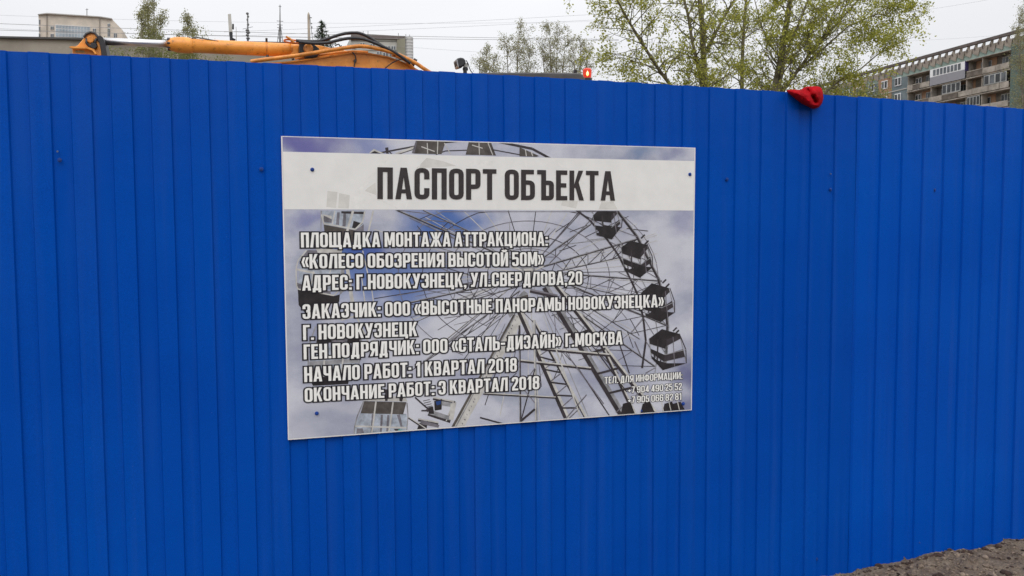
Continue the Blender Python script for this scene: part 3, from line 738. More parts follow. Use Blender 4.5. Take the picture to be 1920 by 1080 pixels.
        w = .43; x1 = w-h; stem(x1); Ls([(w-s, y1), (x0+.01, y1), (x0+.01, .45), (w-s, .45)], r); Ps((0, 0), (s, 0), (w-s+.0, .42), (w-s*2, .42))
    elif ch == '1': w = .27; stem(w-h-.02); Ps((.02, .72), (.02, .82), (w-s-.02, .98), (w-s-.02, .80))
    elif ch == '2': w = .39; x1 = w-h; Ls([(x0, .68), (x0, y1), (x1, y1), (x1, .62), (x0+.02, .2), (x0+.02, y0), (w, y0)], [0, r, r, .12, .1, 0, 0])
    elif ch == '4': w = .42; stem(w-.06-h); bar(.23, 0, w); Ps((0, .23), (s*.95, .23), (w-.06-s*.2, 1), (w-.06-s*1.1, 1))
    elif ch == '5': w = .39; x1 = w-h; Ls([(w-.03, y1), (x0, y1), (x0, .56), (x1, .60), (x1, y0), (x0, y0), (x0, .28)], [0, 0, 0, r, r, r, 0])
    elif ch == '6': Ls([(x1, .70), (x1, y1), (x0, y1), (x0, y0), (x1, y0), (x1, .57), (s, .57)], r)
    elif ch == '9': Ls([(x0, .30), (x0, y0), (x1, y0), (x1, y1), (x0, y1), (x0, .43), (w-s, .43)], r)
    elif ch == '7': w = .37; bar(y1, 0, w); Ps((.07, 0), (.07+s, 0), (w, 1-s), (w-s, 1-s))
    elif ch == '8': Ls([(x0, y0), (x1, y0), (x1, ym), (x0, ym)], r*.9, True); Ls([(x0+.01, ym+.01), (x1-.01, ym+.01), (x1-.01, y1), (x0+.01, y1)], r*.9, True)
    elif ch == '.': w = s; Ps((0, 0), (s, 0), (s, s), (0, s))
    elif ch == ',': w = s; Ps((0, 0), (s, 0), (s, s), (0, s)); Ps((s*.35, 0), (s, 0), (s*.45, -.13), (.02, -.13))
    elif ch == ':': w = s; Ps((0, 0), (s, 0), (s, s), (0, s)); Ps((0, .5), (s, .5), (s, .5+s), (0, .5+s))
    elif ch == '-': w = .25; bar(.46, 0, w)
    elif ch == '+': w = .34; bar(.38, 0, w); stem(w/2, .2, .56)
    elif ch in '«»':
        w = .34; t_ = s*.75
        for k in (0, .17):
            f = (lambda x: x+k) if ch == '«' else (lambda x: w-x-k)
            Ps((f(0), .44), (f(.09), .78), (f(.09+t_), .78), (f(t_), .44)); Ps((f(0), .45), (f(t_), .45), (f(.09+t_), .1), (f(.09), .1))
    elif ch == ' ': w = .11
    return w, S
SP = .065
def textline(txt, tl, tr, br, bl, s, mfill, mline=None, o=.082, z0=None, name='lettering'):
    z0 = ZT
    items = []; x = 0
    for ch in txt:
        w, S = glyph(ch, s); items.append((x, S)); x += w + SP
    Wt = x - SP
    wA, wB, wC, wD = [atY(x, y, YS) for x, y in (tl, tr, br, bl)]
    def place(u, v, z):                  # even spacing on the board itself, the lens does the perspective
        a = wD + (wC-wD)*u; b = wA + (wB-wA)*u; p = a + (b-a)*v
        return Vector((p.x, YS-z, p.z))
    tl_, tr_, br_, bl_ = Vector(tl), Vector(tr), Vector(br), Vector(bl)
    for (m_, oo, zb) in ([(mline, o, z0)] if mline else []) + [(mfill, 0, z0+.0004)]:
        g = MB(); polys = []
        for x_, S in items:
            for k_, (kind, pts, closed) in enumerate(S):
                qs = stroke_quads(pts, s/2+oo, closed, oo) if kind == 'L' else [grow_poly(pts, oo)]
                for q_ in qs: polys.append(([( (p.x+x_)/Wt, p.y) for p in q_], k_))
        for idx, (pl, k_) in enumerate(polys):
            # neighbouring letters alternate by a hair so that no two faces share a plane
            z = zb + k_*.00003 + (idx % 3)*.000006
            pts = [place(u, v, z) for u, v in pl]
            n_ = (pts[1]-pts[0]).cross(pts[2]-pts[0])
            if n_.y > 0: pts = pts[::-1]
            g.poly(pts)
        obj(name if oo == 0 else 'lettering_outline', g, m_, board)
m_ink = flatm('ink', (.040, .032, .034), .45, .12, 60); m_white = flatm('white_ink', (.86, .86, .84), .5, .03); m_line = flatm('outline_ink', (.014, .012, .018))
textline('ПАСПОРТ ОБЪЕКТА', (707.5, 313.6), (1152.8, 321.2), (1152.8, 376.2), (707.5, 373.2), .145, m_ink, z0=None)
T = [('ПЛОЩАДКА МОНТАЖА АТТРАКЦИОНА:', (564, 436), (1027, 435), (1027, 461), (564.5, 464)),
     ('«КОЛЕСО ОБОЗРЕНИЯ ВЫСОТОЙ 50М»', (565, 476.5), (1019.5, 472.2), (1019.5, 498.5), (565.5, 503.6)),
     ('АДРЕС: Г.НОВОКУЗНЕЦК, УЛ.СВЕРДЛОВА,20', (566.4, 516.3), (1091.3, 508.3), (1091.3, 533.4), (566.6, 545)),
     ('ЗАКАЗЧИК: ООО «ВЫСОТНЫЕ ПАНОРАМЫ НОВОКУЗНЕЦКА»', (567, 570.4), (1244.3, 552.1), (1244.3, 575.6), (567.5, 598.2)),
     ('Г. НОВОКУЗНЕЦК', (568, 609.4), (782, 603.3), (782, 630), (568.5, 637.5)),
     ('ГЕН.ПОДРЯДЧИК: ООО «СТАЛЬ-ДИЗАЙН» Г.МОСКВА', (569, 646), (1167, 621), (1167, 645.5), (569.5, 673.8)),
     ('НАЧАЛО РАБОТ: 1 КВАРТАЛ 2018', (570, 688), (968.8, 670.6), (968.8, 696.6), (570.5, 716.4)),
     ('ОКОНЧАНИЕ РАБОТ: 3 КВАРТАЛ 2018', (571, 727.6), (1011, 704.3), (1011, 729.4), (571.5, 753.9))]
for a in T: textline(*a, .150, m_white, m_line)
for a in [('ТЕЛ. ДЛЯ ИНФОРМАЦИИ:', (1133, 706.6), (1279, 697), (1279, 710.2), (1133, 719.6)),
          ('+7 904 490 25 52', (1177, 725), (1278, 717.6), (1278, 731), (1177, 737.2)),
          ('+7 905 066 82 81', (1177, 743.6), (1277.4, 736.4), (1277.4, 749.6), (1177, 756))]: textline(*a, .135, m_white, m_line, .06)
for p in [(585.5, 318), (1293.5, 327), (594, 775), (1281, 757)]:
    screw(*p, board, YS-.001, .0064, m_screw, .006)
# spare rivet heads seen at the lower right of the board
s = MB(); s.lathe(atY(1203, 770, YS-.001), (0, -1, 0), [(0, .004), (.003, .003)], 10); obj('rivet', s, m_screw, board)

# ------------------------------------------------------------------ red knitted hat hung over the fence top
def knit():
    m = mat('red_knit', (.46, .003, .010), .95, .25, 30, spec=.1)
    t = m.node_tree; b = t.nodes['Principled BSDF']; tcn = t.nodes.new('ShaderNodeTexCoord')
    w = t.nodes.new('ShaderNodeTexWave'); w.inputs['Scale'].default_value = 120; w.inputs['Distortion'].default_value = 2.5; w.inputs['Detail'].default_value = 3
    t.links.new(tcn.outputs['Object'], w.inputs['Vector'])
    n = t.nodes.new('ShaderNodeTexNoise'); n.inputs['Scale'].default_value = 330; t.links.new(tcn.outputs['Object'], n.inputs['Vector'])
    a = t.nodes.new('ShaderNodeMath'); a.operation = 'ADD'; t.links.new(w.outputs['Fac'], a.inputs[0]); t.links.new(n.outputs['Fac'], a.inputs[1])
    bp = t.nodes.new('ShaderNodeBump'); bp.inputs['Strength'].default_value = .8; bp.inputs['Distance'].default_value = .0015
    t.links.new(a.outputs[0], bp.inputs['Height']); t.links.new(bp.outputs[0], b.inputs['Normal'])
    b.inputs['Sheen Weight'].default_value = .06; b.inputs['Sheen Tint'].default_value = (1, .2, .2, 1)
    return m
outl = [(1476, 170.3), (1482, 168.2), (1489, 167.8), (1497, 168.3), (1503, 168), (1508.5, 164), (1513, 162.4), (1518, 161.8), (1526, 161.8), (1534, 162), (1539.7, 164.9), (1542, 170), (1543.2, 176), (1543.4, 185), (1540.8, 194), (1535, 200.8), (1529, 203.2), (1522.6, 203), (1516, 199.4), (1510, 196.6), (1504, 193.6), (1494.8, 187), (1485.5, 179.2)]
ctr = Vector((1517, 183)); NR, NA = 22, len(outl)*4
def outp_(t):
    i = int(t) % len(outl); f = t-int(t); p = [Vector(outl[(i+k-1) % len(outl)]) for k in range(4)]
    return .5*((2*p[1]) + (p[2]-p[0])*f + (2*p[0]-5*p[1]+4*p[2]-p[3])*f*f + (-p[0]+3*p[1]-3*p[2]+p[3])*f**3)
def segd(p, a, b):
    a, b = Vector(a), Vector(b); t = max(0, min(1, (p-a).dot(b-a)/(b-a).length_squared)); return (p-(a+(b-a)*t)).length
mb = MB()
for side in (0, 1):
    for i in range(NR+1):
        for j in range(NA):
            r = math.sin(i/NR*math.pi/2); e = outp_(j/4); p = ctr + (e-ctr)*r
            th = math.sqrt(max(0, 1-r*r))
            lobeR = math.exp(-((p-Vector((1532, 180))).length/15)**2); lobeL = math.exp(-(segd(p, (1496, 176), (1514, 190))/10)**2); low = math.exp(-(segd(p, (1517, 197), (1533, 197))/5)**2)
            cre = math.exp(-(segd(p, (1515, 168), (1523, 181))/2.6)**2)*.42 + math.exp(-(segd(p, (1525, 182), (1529, 191))/4.0)**2)*.95
            f = th*(.018 + .028*lobeR + .024*lobeL + .018*low) - cre*.030*th + noise.noise(Vector((p.x*.16, p.y*.16, 2)))*.006*th + noise.noise(Vector((p.x*.4, p.y*.3, 6)))*.0025*th
            base = atY(p.x, p.y, -.016)
            zt = ftop(base.x)
            if side == 0: y = -.016 - f*1.15
            else:
                up = max(0, min(1, (base.z-zt-.002)/.01)); y = -.0115 + up*th*.03
                y = max(y, -.016+.0005) if r < .999 else -.016
            q_ = atY(p.x, p.y, y if side == 0 else -.016); mb.v.append((q_.x, y, q_.z))
NN = (NR+1)*NA
for side in (0, 1):
    for i in range(NR):
        for j in range(NA):
            a = side*NN+i*NA+j; b = side*NN+i*NA+(j+1) % NA; q_ = (a, b, b+NA, a+NA)
            mb.f.append(q_ if side == 0 else q_[::-1])
c0 = atY(1517, 172, -.016)
hat = obj('knitted_hat', mb, knit(), smooth=True, origin=tuple(c0))
tag(hat, 'crumpled red knitted hat hanging over the top edge of the blue fence', 'hat')
wm = hat.modifiers.new('weld', 'WELD'); wm.merge_threshold = .0002

# ------------------------------------------------------------------ excavator behind the fence
YE = 6.5
m_or = mat('orange_paint', (.82, .33, .055), .36, .22, 5, bump=.15, bscale=120, dirt=.6, col2=(.70, .245, .03))
m_or2 = mat('orange_pipe_paint', (.74, .27, .04), .4, .25, 12, dirt=.6)
m_blk = mat('black_rubber', (.022, .020, .024), .5, .2, 20)
m_dark = mat('dark_metal', (.05, .045, .048), .5, .3, 10, dirt=.3)
m_chr = mat('chrome_rod', (.80, .80, .82), .33, .05, 10, metal=1)
exc = thing('excavator', 'orange excavator standing behind the blue fence with its boom and hoses above it', 'excavator', (2.2, YE+.3, 0))
def pp(pts, Y): return [atY(x, y, Y) for x, y in pts]
# stick-end bracket
br = MB(); br.prism(pp([(135.5, 102), (135, 90), (146, 84), (158, 70), (163, 63), (170, 60), (177, 61.5), (182, 66.5), (185.5, 75), (189, 88), (193, 103), (193, 140), (150, 150), (128, 135)], YE-.10), (0, .2, 0))
obj('stick_bracket', br, m_or, exc, bevel=.008)
br = MB(); br.prism(pp([(182, 67), (188, 66), (193, 70), (196, 80), (201, 103), (204, 140), (192, 140), (189, 95), (185, 76)], YE-.13), (0, .26, 0)); obj('bracket_rim', br, m_blk, exc, bevel=.006)
# top rim of the bracket
br = MB(); br.tube(pp([(157, 70), (162, 63.5), (170, 60), (178, 62), (183, 68), (186, 78)], YE-.11), .012, 6); obj('rim_bead', br, m_dark, exc)
br = MB(); br.tube(pp([(163, 72), (162, 80), (168, 87), (176, 91)], YE-.112), .013, 6); br.tube(pp([(181, 72), (178, 78), (181, 86)], YE-.112), .012, 6); obj('cable_loop', br, m_blk, exc, smooth=True)
br = MB(); br.lathe(atY(170, 75, YE-.10), (0, -1, 0), [(0, .034), (.02, .032), (.024, .026)], 18); obj('pin', br, m_or2, exc)
br = MB(); br.lathe(atY(177, 87, YE-.10), (0, -1, 0), [(0, .03), (.05, .028)], 14); obj('pin', br, m_blk, exc)
fl = MB(); fl.prism(pp([(129, 88), (134, 86.5), (165, 88), (176, 92), (181, 101), (178, 101), (173, 94.5), (163, 91), (136, 90.5)], YE-.16), (0, .05, 0)); obj('guard_plate', fl, m_or, exc)
fl = MB(); fl.prism(pp([(142, 94), (158, 94.5), (159, 98.5), (141.5, 98)], YE-.105), (0, -.003, 0)); obj('decal', fl, mat('decal', (.5, .38, .16), .5, .3, 50), exc)
# cylinder: chrome rod, gland, barrel
def ax(px, py): return atY(px, py, YE)
rd = MB(); rd.tube([ax(186, 77.2), ax(322, 83)], .037, 24); obj('chrome_rod', rd, m_chr, exc, smooth=True)
gl = MB(); gl.tube([ax(316, 83), ax(319, 83.1), ax(324, 83.4), ax(332, 84), ax(350, 85), ax(356, 85.6), ax(362, 86)], [.052, .062, .070, .080, .082, .078, .072], 28); obj('cylinder_gland', gl, m_or, exc, smooth=True)
bl_ = MB(); bl_.tube([ax(358, 85.5), ax(420, 88.6), ax(500, 92.3), ax(548, 94.3)], .0715, 28); obj('cylinder_barrel', bl_, m_or, exc, smooth=True)
for x_, y_ in [(320, 83.2)]:
    b_ = MB()
    for k in range(8):
        a = k*.785; p = ax(x_, y_); b_.tube([p+Vector((-.03, .058*math.cos(a), .058*math.sin(a))), p+Vector((.0, .058*math.cos(a), .058*math.sin(a)))], .010, 6)
    obj('gland_bolts', b_, m_dark, exc, kind='stuff')
for x_, y_ in [(500, 92.3), (547, 94)]:
    b_ = MB(); b_.tube([ax(x_-1.6, y_), ax(x_+1.6, y_+.1)], .078, 24); obj('clamp_band', b_, m_or2, exc)
    b_ = MB(); p = ax(x_, y_); b_.tube([p+Vector((0, -.03, .07)), p+Vector((0, -.05, .105))], .012, 6); obj('bolt', b_, m_dark, exc); b_ = MB(); b_.tube([p+Vector((.005, -.03, -.07)), p+Vector((.01, -.04, -.11))], .014, 6); obj('bolt', b_, m_dark, exc)
b_ = MB(); b_.tube([ax(360, 85.7)+Vector((0, -.03, .07)), ax(372, 82)+Vector((0, -.04, .055)), ax(410, 86)+Vector((0, -.05, .035))], .006, 5); obj('grease_line', b_, m_dark, exc)
# barrel end knuckle on the boom
kn = MB(); kn.prism(pp([(561, 82), (575, 81), (590, 84), (598, 90), (600, 98), (594, 106), (585, 109), (574, 108), (566, 100), (561, 98)], YE-.20), (0, .36, 0)); obj('cylinder_eye', kn, m_blk, exc, bevel=.01)
kn = MB(); kn.lathe(atY(578, 92, YE-.20), (0, -1, 0), [(0, .052), (.03, .050), (.036, .04)], 18); obj('pin', kn, m_or2, exc)
kn = MB(); kn.prism(pp([(545, 82), (562, 82), (562, 103), (545, 104)], YE-.07), (0, .14, 0)); obj('cylinder_end', kn, m_or, exc, bevel=.02)
# boom
bm = MB(); bm.prism(pp([(470, 150), (500, 120), (545, 116), (590, 110), (640, 102), (660, 98.6), (690, 100), (727, 107), (765, 121.5), (790, 136), (850, 170), (940, 240), (900, 330), (780, 260), (640, 200), (500, 190)], YE-.17), (0, .38, 0)); obj('boom', bm, m_or, exc, bevel=.006)
bm = MB(); bm.prism(pp([(590, 84), (600, 85), (625, 91), (660, 96), (660, 99.5), (590, 111), (575, 112), (600, 100)], YE-.05), (0, .12, 0)); obj('boom_lug', bm, m_or, exc, bevel=.006)
fr = MB()
edge = [(500, 118), (545, 114.5), (590, 108.5), (640, 100.5), (660, 97.2), (675, 97.3), (690, 98.6), (727, 105.4), (765, 119.6), (790, 134)]
for a, b in zip(edge, edge[1:]): fr.prism(pp([a, b, (b[0], b[1]+2.6), (a[0], a[1]+2.6)], YE-.19), (0, .42, 0))
obj('boom_flange', fr, m_or2, exc)
b_ = MB(); b_.tube(pp([(661, 98), (666, 104), (667.5, 112), (665, 118), (664, 125)], YE-.195), .007, 6); b_.lathe(atY(665.5, 114.5, YE-.17), (0, -1, 0), [(0, .018), (.03, .016)], 8); obj('boom_wire', b_, m_blk, exc)
b_ = MB(); b_.tube(pp([(757, 110), (745, 113), (735, 118), (722, 128)], YE-.24), .006, 6); obj('boom_wire', b_, m_blk, exc)
# long steel pipes
def pipe(pts, Y, r, m, name):
    g = MB(); sm = []
    P_ = [Vector(p) for p in pts]
    for i in range(len(P_)-1):
        a, b, c, d = P_[max(i-1, 0)], P_[i], P_[i+1], P_[min(i+2, len(P_)-1)]
        for k in range(6):
            t = k/6; sm.append(.5*((2*b)+(c-a)*t+(2*a-5*b+4*c-d)*t*t+(-a+3*b-3*c+d)*t**3))
    sm.append(P_[-1]); g.tube([atY(p.x, p.y, Y) for p in sm], r, 12)
    return obj(name, g, m, exc, smooth=True)
pipe([(470, 116), (485, 113.2), (552, 104.8), (615, 94.8), (655, 88.5), (676, 86.6), (700, 89.5), (740, 100), (777, 117), (797, 130), (830, 150)], YE-.27, .0205, m_or2, 'hydraulic_pipe')
pipe([(553, 110), (600, 103), (650, 97), (668, 96.5), (690, 97.5)], YE-.13, .012, m_or2, 'hydraulic_pipe')
pipe([(735, 103), (757, 112), (772, 124), (782, 136)], YE-.21, .014, m_or2, 'hydraulic_pipe')
pipe([(575, 80), (555, 80.5), (540, 79.5), (533.5, 77.5), (534, 74.8), (541, 74.2), (556, 76.2), (570, 77.2)], YE-.15, .010, mat('red_orange_pipe', (.62, .15, .03), .4, .2), 'hydraulic_pipe')
pipe([(555, 76.4), (580, 77.6), (600, 76.6), (616, 72), (632, 66.6), (648, 62.8), (662, 61.6), (676, 63), (692, 70), (707, 80), (722, 89.5), (735, 98), (742, 104)], YE-.22, .0165, m_blk, 'hydraulic_hose')
pipe([(560, 78.5), (585, 81), (612, 80.4), (630, 76.5), (648, 72.6), (665, 71.4), (682, 73.5), (698, 79), (715, 86), (735, 95.5), (752, 106), (770, 119)], YE-.28, .0165, m_blk, 'hydraulic_hose')
pipe([(536, 68.5), (544, 73), (552, 80.5)], YE-.18, .011, m_or2, 'pipe_clamp')
pipe([(628, 86), (635, 83), (638, 88), (640, 85)], YE-.2, .006, m_blk, 'hose_tie')
g = MB()
for p in [(763, 114), (771, 119), (775, 112)]: g.lathe(atY(p[0], p[1], YE-.2), (1, 0, -.5), [(0, .022), (.04, .022)], 6)
obj('hose_fittings', g, m_dark, exc)
# cab and body: roof just clears the fence
p0 = atY(872, 137, YE); p1 = atY(1096, 146, YE)
CZ = atY(1000, 136, YE).z
g = MB(); ra = pp([(884, 138), (905, 135.8), (960, 135.4), (1040, 135.9), (1086, 136.8), (1092, 139), (1098, 146.5), (1098, 153), (884, 153)], YE-.5)
g.prism(ra, (0, 1.05, 0)); obj('cab_roof', g, mat('cab_roof_paint', (.075, .068, .07), .45, .25, 6), exc, bevel=.015)
bx0, bx1, bz = p0.x+.1, p1.x-.02, CZ-.12
g = MB(); g.box((bx0, YE-.42, 1.35), (bx1-.1, YE+.48, bz-.04)); cabo = obj('cab', g, m_or, exc, bevel=.02)
g = MB(); g.box((bx0+.12, YE-.43, 1.95), (bx1-.15, YE-.424, bz-.12)); obj('cab_window', g, mat('cab_glass', (.02, .03, .035), .08, .1), exc)
g = MB(); g.box((bx0-.1, YE-.4, .95), (bx1+2.2, YE+2.1, 1.34)); g.box((bx1+.05, YE-.4, 1.34), (bx1+2.2, YE+2.1, 2.1)); obj('upper_body', g, m_or, exc, bevel=.04)
g = MB(); g.box((bx0+.6, YE+.3, .6), (bx1+.6, YE+1.4, .95)); obj('turntable', g, m_dark, exc)
for yy in (YE-.55, YE+1.65):
    g = MB(); n_ = 28; o_ = []
    for k in range(n_):
        a = 2*math.pi*k/n_; o_.append((bx0+1.3+math.copysign(1.35, math.cos(a))+.38*math.cos(a), yy, .44+.42*math.sin(a)))
    g.prism(o_, (0, .55, 0)); obj('track', g, m_dark, exc)
# stick reaching down to the ground on the left
g = MB(); g.prism(pp([(150, 110), (192, 110), (215, 420), (190, 440)], YE-.1), (0, .22, 0)); obj('stick', g, m_or, exc, bevel=.01)
g = MB(); b0 = atY(200, 430, YE); g.prism([(b0.x-.5, YE-.5, .75), (b0.x+.25, YE-.5, b0.z), (b0.x+.5, YE-.5, .5), (b0.x+.3, YE-.5, .02), (b0.x-.3, YE-.5, .05)], (0, 1.0, 0)); obj('bucket', g, m_dark, exc, bevel=.02)
# work light on the cab roof
g = MB(); g.prism(pp([(857.5, 109), (864, 107.4), (870, 108.4), (873.4, 113), (874, 119), (869, 124), (860, 127.2), (858, 124), (855, 115)], YE-.36), (0, .12, 0)); wl_ = obj('work_light', g, m_blk, exc, bevel=.015)
g = MB(); g.prism(pp([(855.4, 112), (857.4, 109.2), (860.4, 126.6), (858.2, 124.4)], YE-.365), (0, .13, 0)); obj('lens_rim', g, mat('grey_rim', (.35, .35, .37), .3), wl_)
g = MB(); g.box(tuple(atY(869.5, 126.5, YE-.3)-Vector((0, .02, 0))), tuple(atY(876.5, 119, YE-.3)+Vector((0, .02, 0)))); obj('light_bracket', g, mat('pale_bracket', (.55, .55, .52), .4), wl_)
g = MB(); g.tube([atY(872, 126, YE-.3), atY(872, 140, YE-.3)], .022, 10); g.tube([atY(868, 129.5, YE-.3), atY(877, 129.8, YE-.3)], .016, 8); obj('light_stem', g, m_blk, wl_)
g = MB(); g.tube(pp([(874, 113), (878, 120), (880, 127), (883, 133.5), (886, 137)], YE-.33), .005, 6); obj('light_cable', g, m_blk, wl_)
g = MB(); g.box(tuple(atY(1077, 137, YE-.3)), tuple(atY(1082, 131, YE-.3)+Vector((0, .04, 0)))); obj('roof_knob', g, m_blk, exc)
# flashing beacon, lit
cb = atY(1101, 147.5, YE-.35)
g = MB(); g.lathe(cb - Vector((0, 0, .03)), (0, 0, 1), [(0, .055), (.03, .055), (.035, .048)], 20); bec = obj('beacon', g, m_blk, exc, smooth=False)
bm_ = bpy.data.materials.new('beacon_lens'); bm_.use_nodes = True; t_ = bm_.node_tree; b2 = t_.nodes['Principled BSDF']
b2.inputs['Base Color'].default_value = (.75, .06, .015, 1); b2.inputs['Roughness'].default_value = .15; b2.inputs['Transmission Weight'].default_value = .45
b2.inputs['Emission Color'].default_value = (1, .05, .01, 1); b2.inputs['Emission Strength'].default_value = .18
nn = t_.nodes.new('ShaderNodeTexWave'); nn.bands_direction = 'Z'; nn.inputs['Scale'].default_value = 60
tc_ = t_.nodes.new('ShaderNodeTexCoord'); bb = t_.nodes.new('ShaderNodeBump'); bb.inputs['Strength'].default_value = .3; bb.inputs['Distance'].default_value = .002
t_.links.new(tc_.outputs['Object'], nn.inputs['Vector']); t_.links.new(nn.outputs['Fac'], bb.inputs['Height']); t_.links.new(bb.outputs[0], b2.inputs['Normal'])
g = MB(); g.lathe(cb, (0, 0, 1), [(.0, .043), (.03, .047), (.07, .050), (.095, .051), (.108, .046), (.116, .034), (.119, .015)], 24); obj('beacon_lens', g, bm_, bec, smooth=False)
fm = bpy.data.materials.new('lit_bulb'); fm.use_nodes = True; fb = fm.node_tree.nodes['Principled BSDF']; fb.inputs['Emission Color'].default_value = (1, .42, .06, 1); fb.inputs['Emission Strength'].default_value = 3.2
g = MB(); g.lathe(cb + Vector((-.018, -.050, .022)), (0, -.1, 1), [(0, .006), (.012, .013), (.028, .014), (.045, .007), (.056, .002)], 12); obj('bulb', g, fm, bec, smooth=True)

# ------------------------------------------------------------------ low grey building on the left
hw = 9.0
A = atZ(-420, 60.3, hw); B = atZ(588, 81, hw); d_ = (B-A).normalized(); nrm = Vector((-d_.y, d_.x, 0))
lb = thing('low_building', 'long low grey concrete building with dark roof edge behind the excavator', 'building', tuple(Vector((A.x, A.y, 0))))
m_conc = mat('grey_render', (.30, .27, .225), .9, .16, .6, bump=.2, bscale=8, dirt=.12)
g = MB(); g.prism([Vector((A.x, A.y, 0)), Vector((B.x, B.y, 0)), B-Vector((0, 0, .07)), A-Vector((0, 0, .07))], nrm*14); obj('wall', g, m_conc, lb)
g = MB(); a_, b_2 = A-nrm*.12-d_*.1, B-nrm*.12+d_*.1; g.prism([a_-Vector((0, 0, .07)), b_2-Vector((0, 0, .07)), b_2, a_], nrm*14.2); obj('roof_edge', g, mat('dark_flashing', (.06, .055, .055), .6), lb)
def on_low(px, py):                      # a point standing on the roof edge line a little back
    return None
def depth_of(px):                        # distance of the roof line seen at this column
    d = ray(px, 75); d2 = Vector((d.x, d.y)); o2 = Vector((CAM.x, CAM.y)); n2 = Vector((nrm.x, nrm.y)); A2 = Vector((A.x, A.y))
    t = ((A2+n2*1.0)-o2).dot(n2)/d2.dot(n2); return CAM.y + d.y*t
m_pole = mat('grey_steel', (.16, .155, .16), .6, .2); m_pale = mat('pale_plastic', (.52, .50, .46), .6, .1)
def roofpt(px, py): return atY(px, py, depth_of(px))
roofz = hw-.05
t = thing('cell_antenna', 'pale panel antenna on a dark bracket on the low grey roof', 'antenna', tuple(Vector((*roofpt(433, 78).xy, roofz))))
a = roofpt(427.5, 26); b = roofpt(436, 64)
g = MB(); q1 = [roofpt(427.2, 26), roofpt(433, 25.6), roofpt(434.4, 44), roofpt(436.4, 62), roofpt(429.4, 64.5)]; g.prism(q1, (0, .14, 0)); obj('antenna_panel', g, m_pale, t, bevel=.01)
g = MB(); g.tube([roofpt(433, 60), Vector((*roofpt(434, 74).xy, roofz))], .06, 8); g.tube([roofpt(431, 66), roofpt(438, 76)], .03, 6); g.tube([roofpt(437, 45), roofpt(437, 55)], .035, 6); g.tube([roofpt(434, 72), roofpt(441, 75)], .04, 6); obj('bracket', g, m_blk, t)
t = thing('rod_antenna', 'thin pale whip antenna beside the panel antenna on the roof', 'antenna', tuple(Vector((*roofpt(443, 78).xy, roofz))))
g = MB(); g.tube([Vector((*roofpt(443, 76).xy, roofz)), roofpt(442.6, 50)], [.02, .01], 6); obj('rod', g, m_pale, t)
t = thing('mast', 'dark narrow mast with small fittings on the roof left of the lattice mast', 'mast', tuple(Vector((*roofpt(464.5, 78).xy, roofz))))
g = MB(); g.tube([Vector((*roofpt(464.5, 78).xy, roofz)), roofpt(464.4, 26)], [.045, .02], 6); obj('pole', g, m_pole, t)
for k, (yy, w_) in enumerate([(25.5, .06), (31, .045), (37, .04), (46, .05), (57, .08), (61, .09), (66, .07), (72, .08)]):
    g = MB(); c = roofpt(464.5+(.6 if k % 2 else -.6), yy); g.lathe(c-Vector((0, 0, .04)), (0, 0, 1), [(0, w_*.6), (.03, w_), (.08, w_*.7)], 8); obj('fitting', g, m_pole, t)
g = MB(); g.tube([roofpt(455, 54.5), roofpt(474, 50.2)], .009, 4); obj('crossarm', g, m_pole, t)
t = thing('lattice_mast', 'slim lattice mast with crossbars and splayed legs on the roof near the spruce', 'mast', tuple(Vector((*roofpt(525, 80).xy, roofz))))
g = MB(); g.tube([roofpt(525, 80), roofpt(525, 9)], [.035, .015], 6); obj('pole', g, m_pole, t)
for (y_, w_) in [(12, 2.5), (39.5, 6), (46.5, 5), (52, 5.5), (58, 3.5)]:
    g = MB(); g.tube([roofpt(525-w_, y_-.3), roofpt(525+w_, y_+.6)], .013, 4); obj('crossbar', g, m_pole, t)
for s_ in (-1, 1):
    g = MB(); g.tube([roofpt(525, 40), Vector((*roofpt(525+s_*6.6, 80).xy, roofz))], .018, 4); obj('leg', g, m_pole, t)
for yy in (57, 64, 71):
    w_ = (yy-40)/40*6.6; g = MB(); g.tube([roofpt(525-w_, yy), roofpt(525+w_, yy)], .012, 4); g.tube([roofpt(525-w_, yy), roofpt(525+w_*1.15, yy+7)], .008, 4); obj('brace', g, m_pole, t)

# ------------------------------------------------------------------ far blocks
m_beige = mat('beige_brick', (.60, .535, .46), .9, .1, .5, dirt=.1); m_frame = mat('white_frames', (.62, .62, .62), .6, .05)
m_glass = mat('far_glass', (.13, .145, .16), .25, .3, .4); m_pane = mat('pale_glass', (.33, .39, .44), .25, .2, .3)
YF = 190.0
t = thing('tower_block', 'distant beige tower block with a large glazed section and sloping right side', 'building', tuple(Vector((*atY(150, 60, YF).xy, 0))))
def low0(px, Y): return Vector((*atY(px, 60, Y).xy, 0))
g = MB(); g.prism([low0(72, YF), low0(229.5, YF), atY(229.5, 56, YF), atY(209, 35, YF), atY(188, 31.5, YF), atY(88, 25.2, YF), atY(72, 27, YF)], (0, 14, 0)); obj('wall', g, m_beige, t)
g = MB(); g.prism([atY(70.5, 27.4, YF-.5), atY(71.5, 26.2, YF-.5), atY(88, 24, YF-.5), atY(188, 30.5, YF-.5), atY(209.5, 34, YF-.5), atY(209, 35.6, YF-.5), atY(188, 32.2, YF-.5), atY(88, 26, YF-.5)], (0, 15, 0)); obj('roof_edge', g, mat('pale_coping', (.42, .40, .38), .8), t)
g = MB(); g.prism([atY(87, 26, YF-.25), atY(88.2, 26, YF-.25), atY(88.2, 110, YF-.25), atY(87, 110, YF-.25)], (0, .2, 0)); g.prism([atY(186, 32, YF-.25), atY(187.2, 32, YF-.25), atY(187.2, 110, YF-.25), atY(186, 110, YF-.25)], (0, .2, 0)); obj('wall_joint', g, mat('joint', (.27, .24, .21), .9), t)
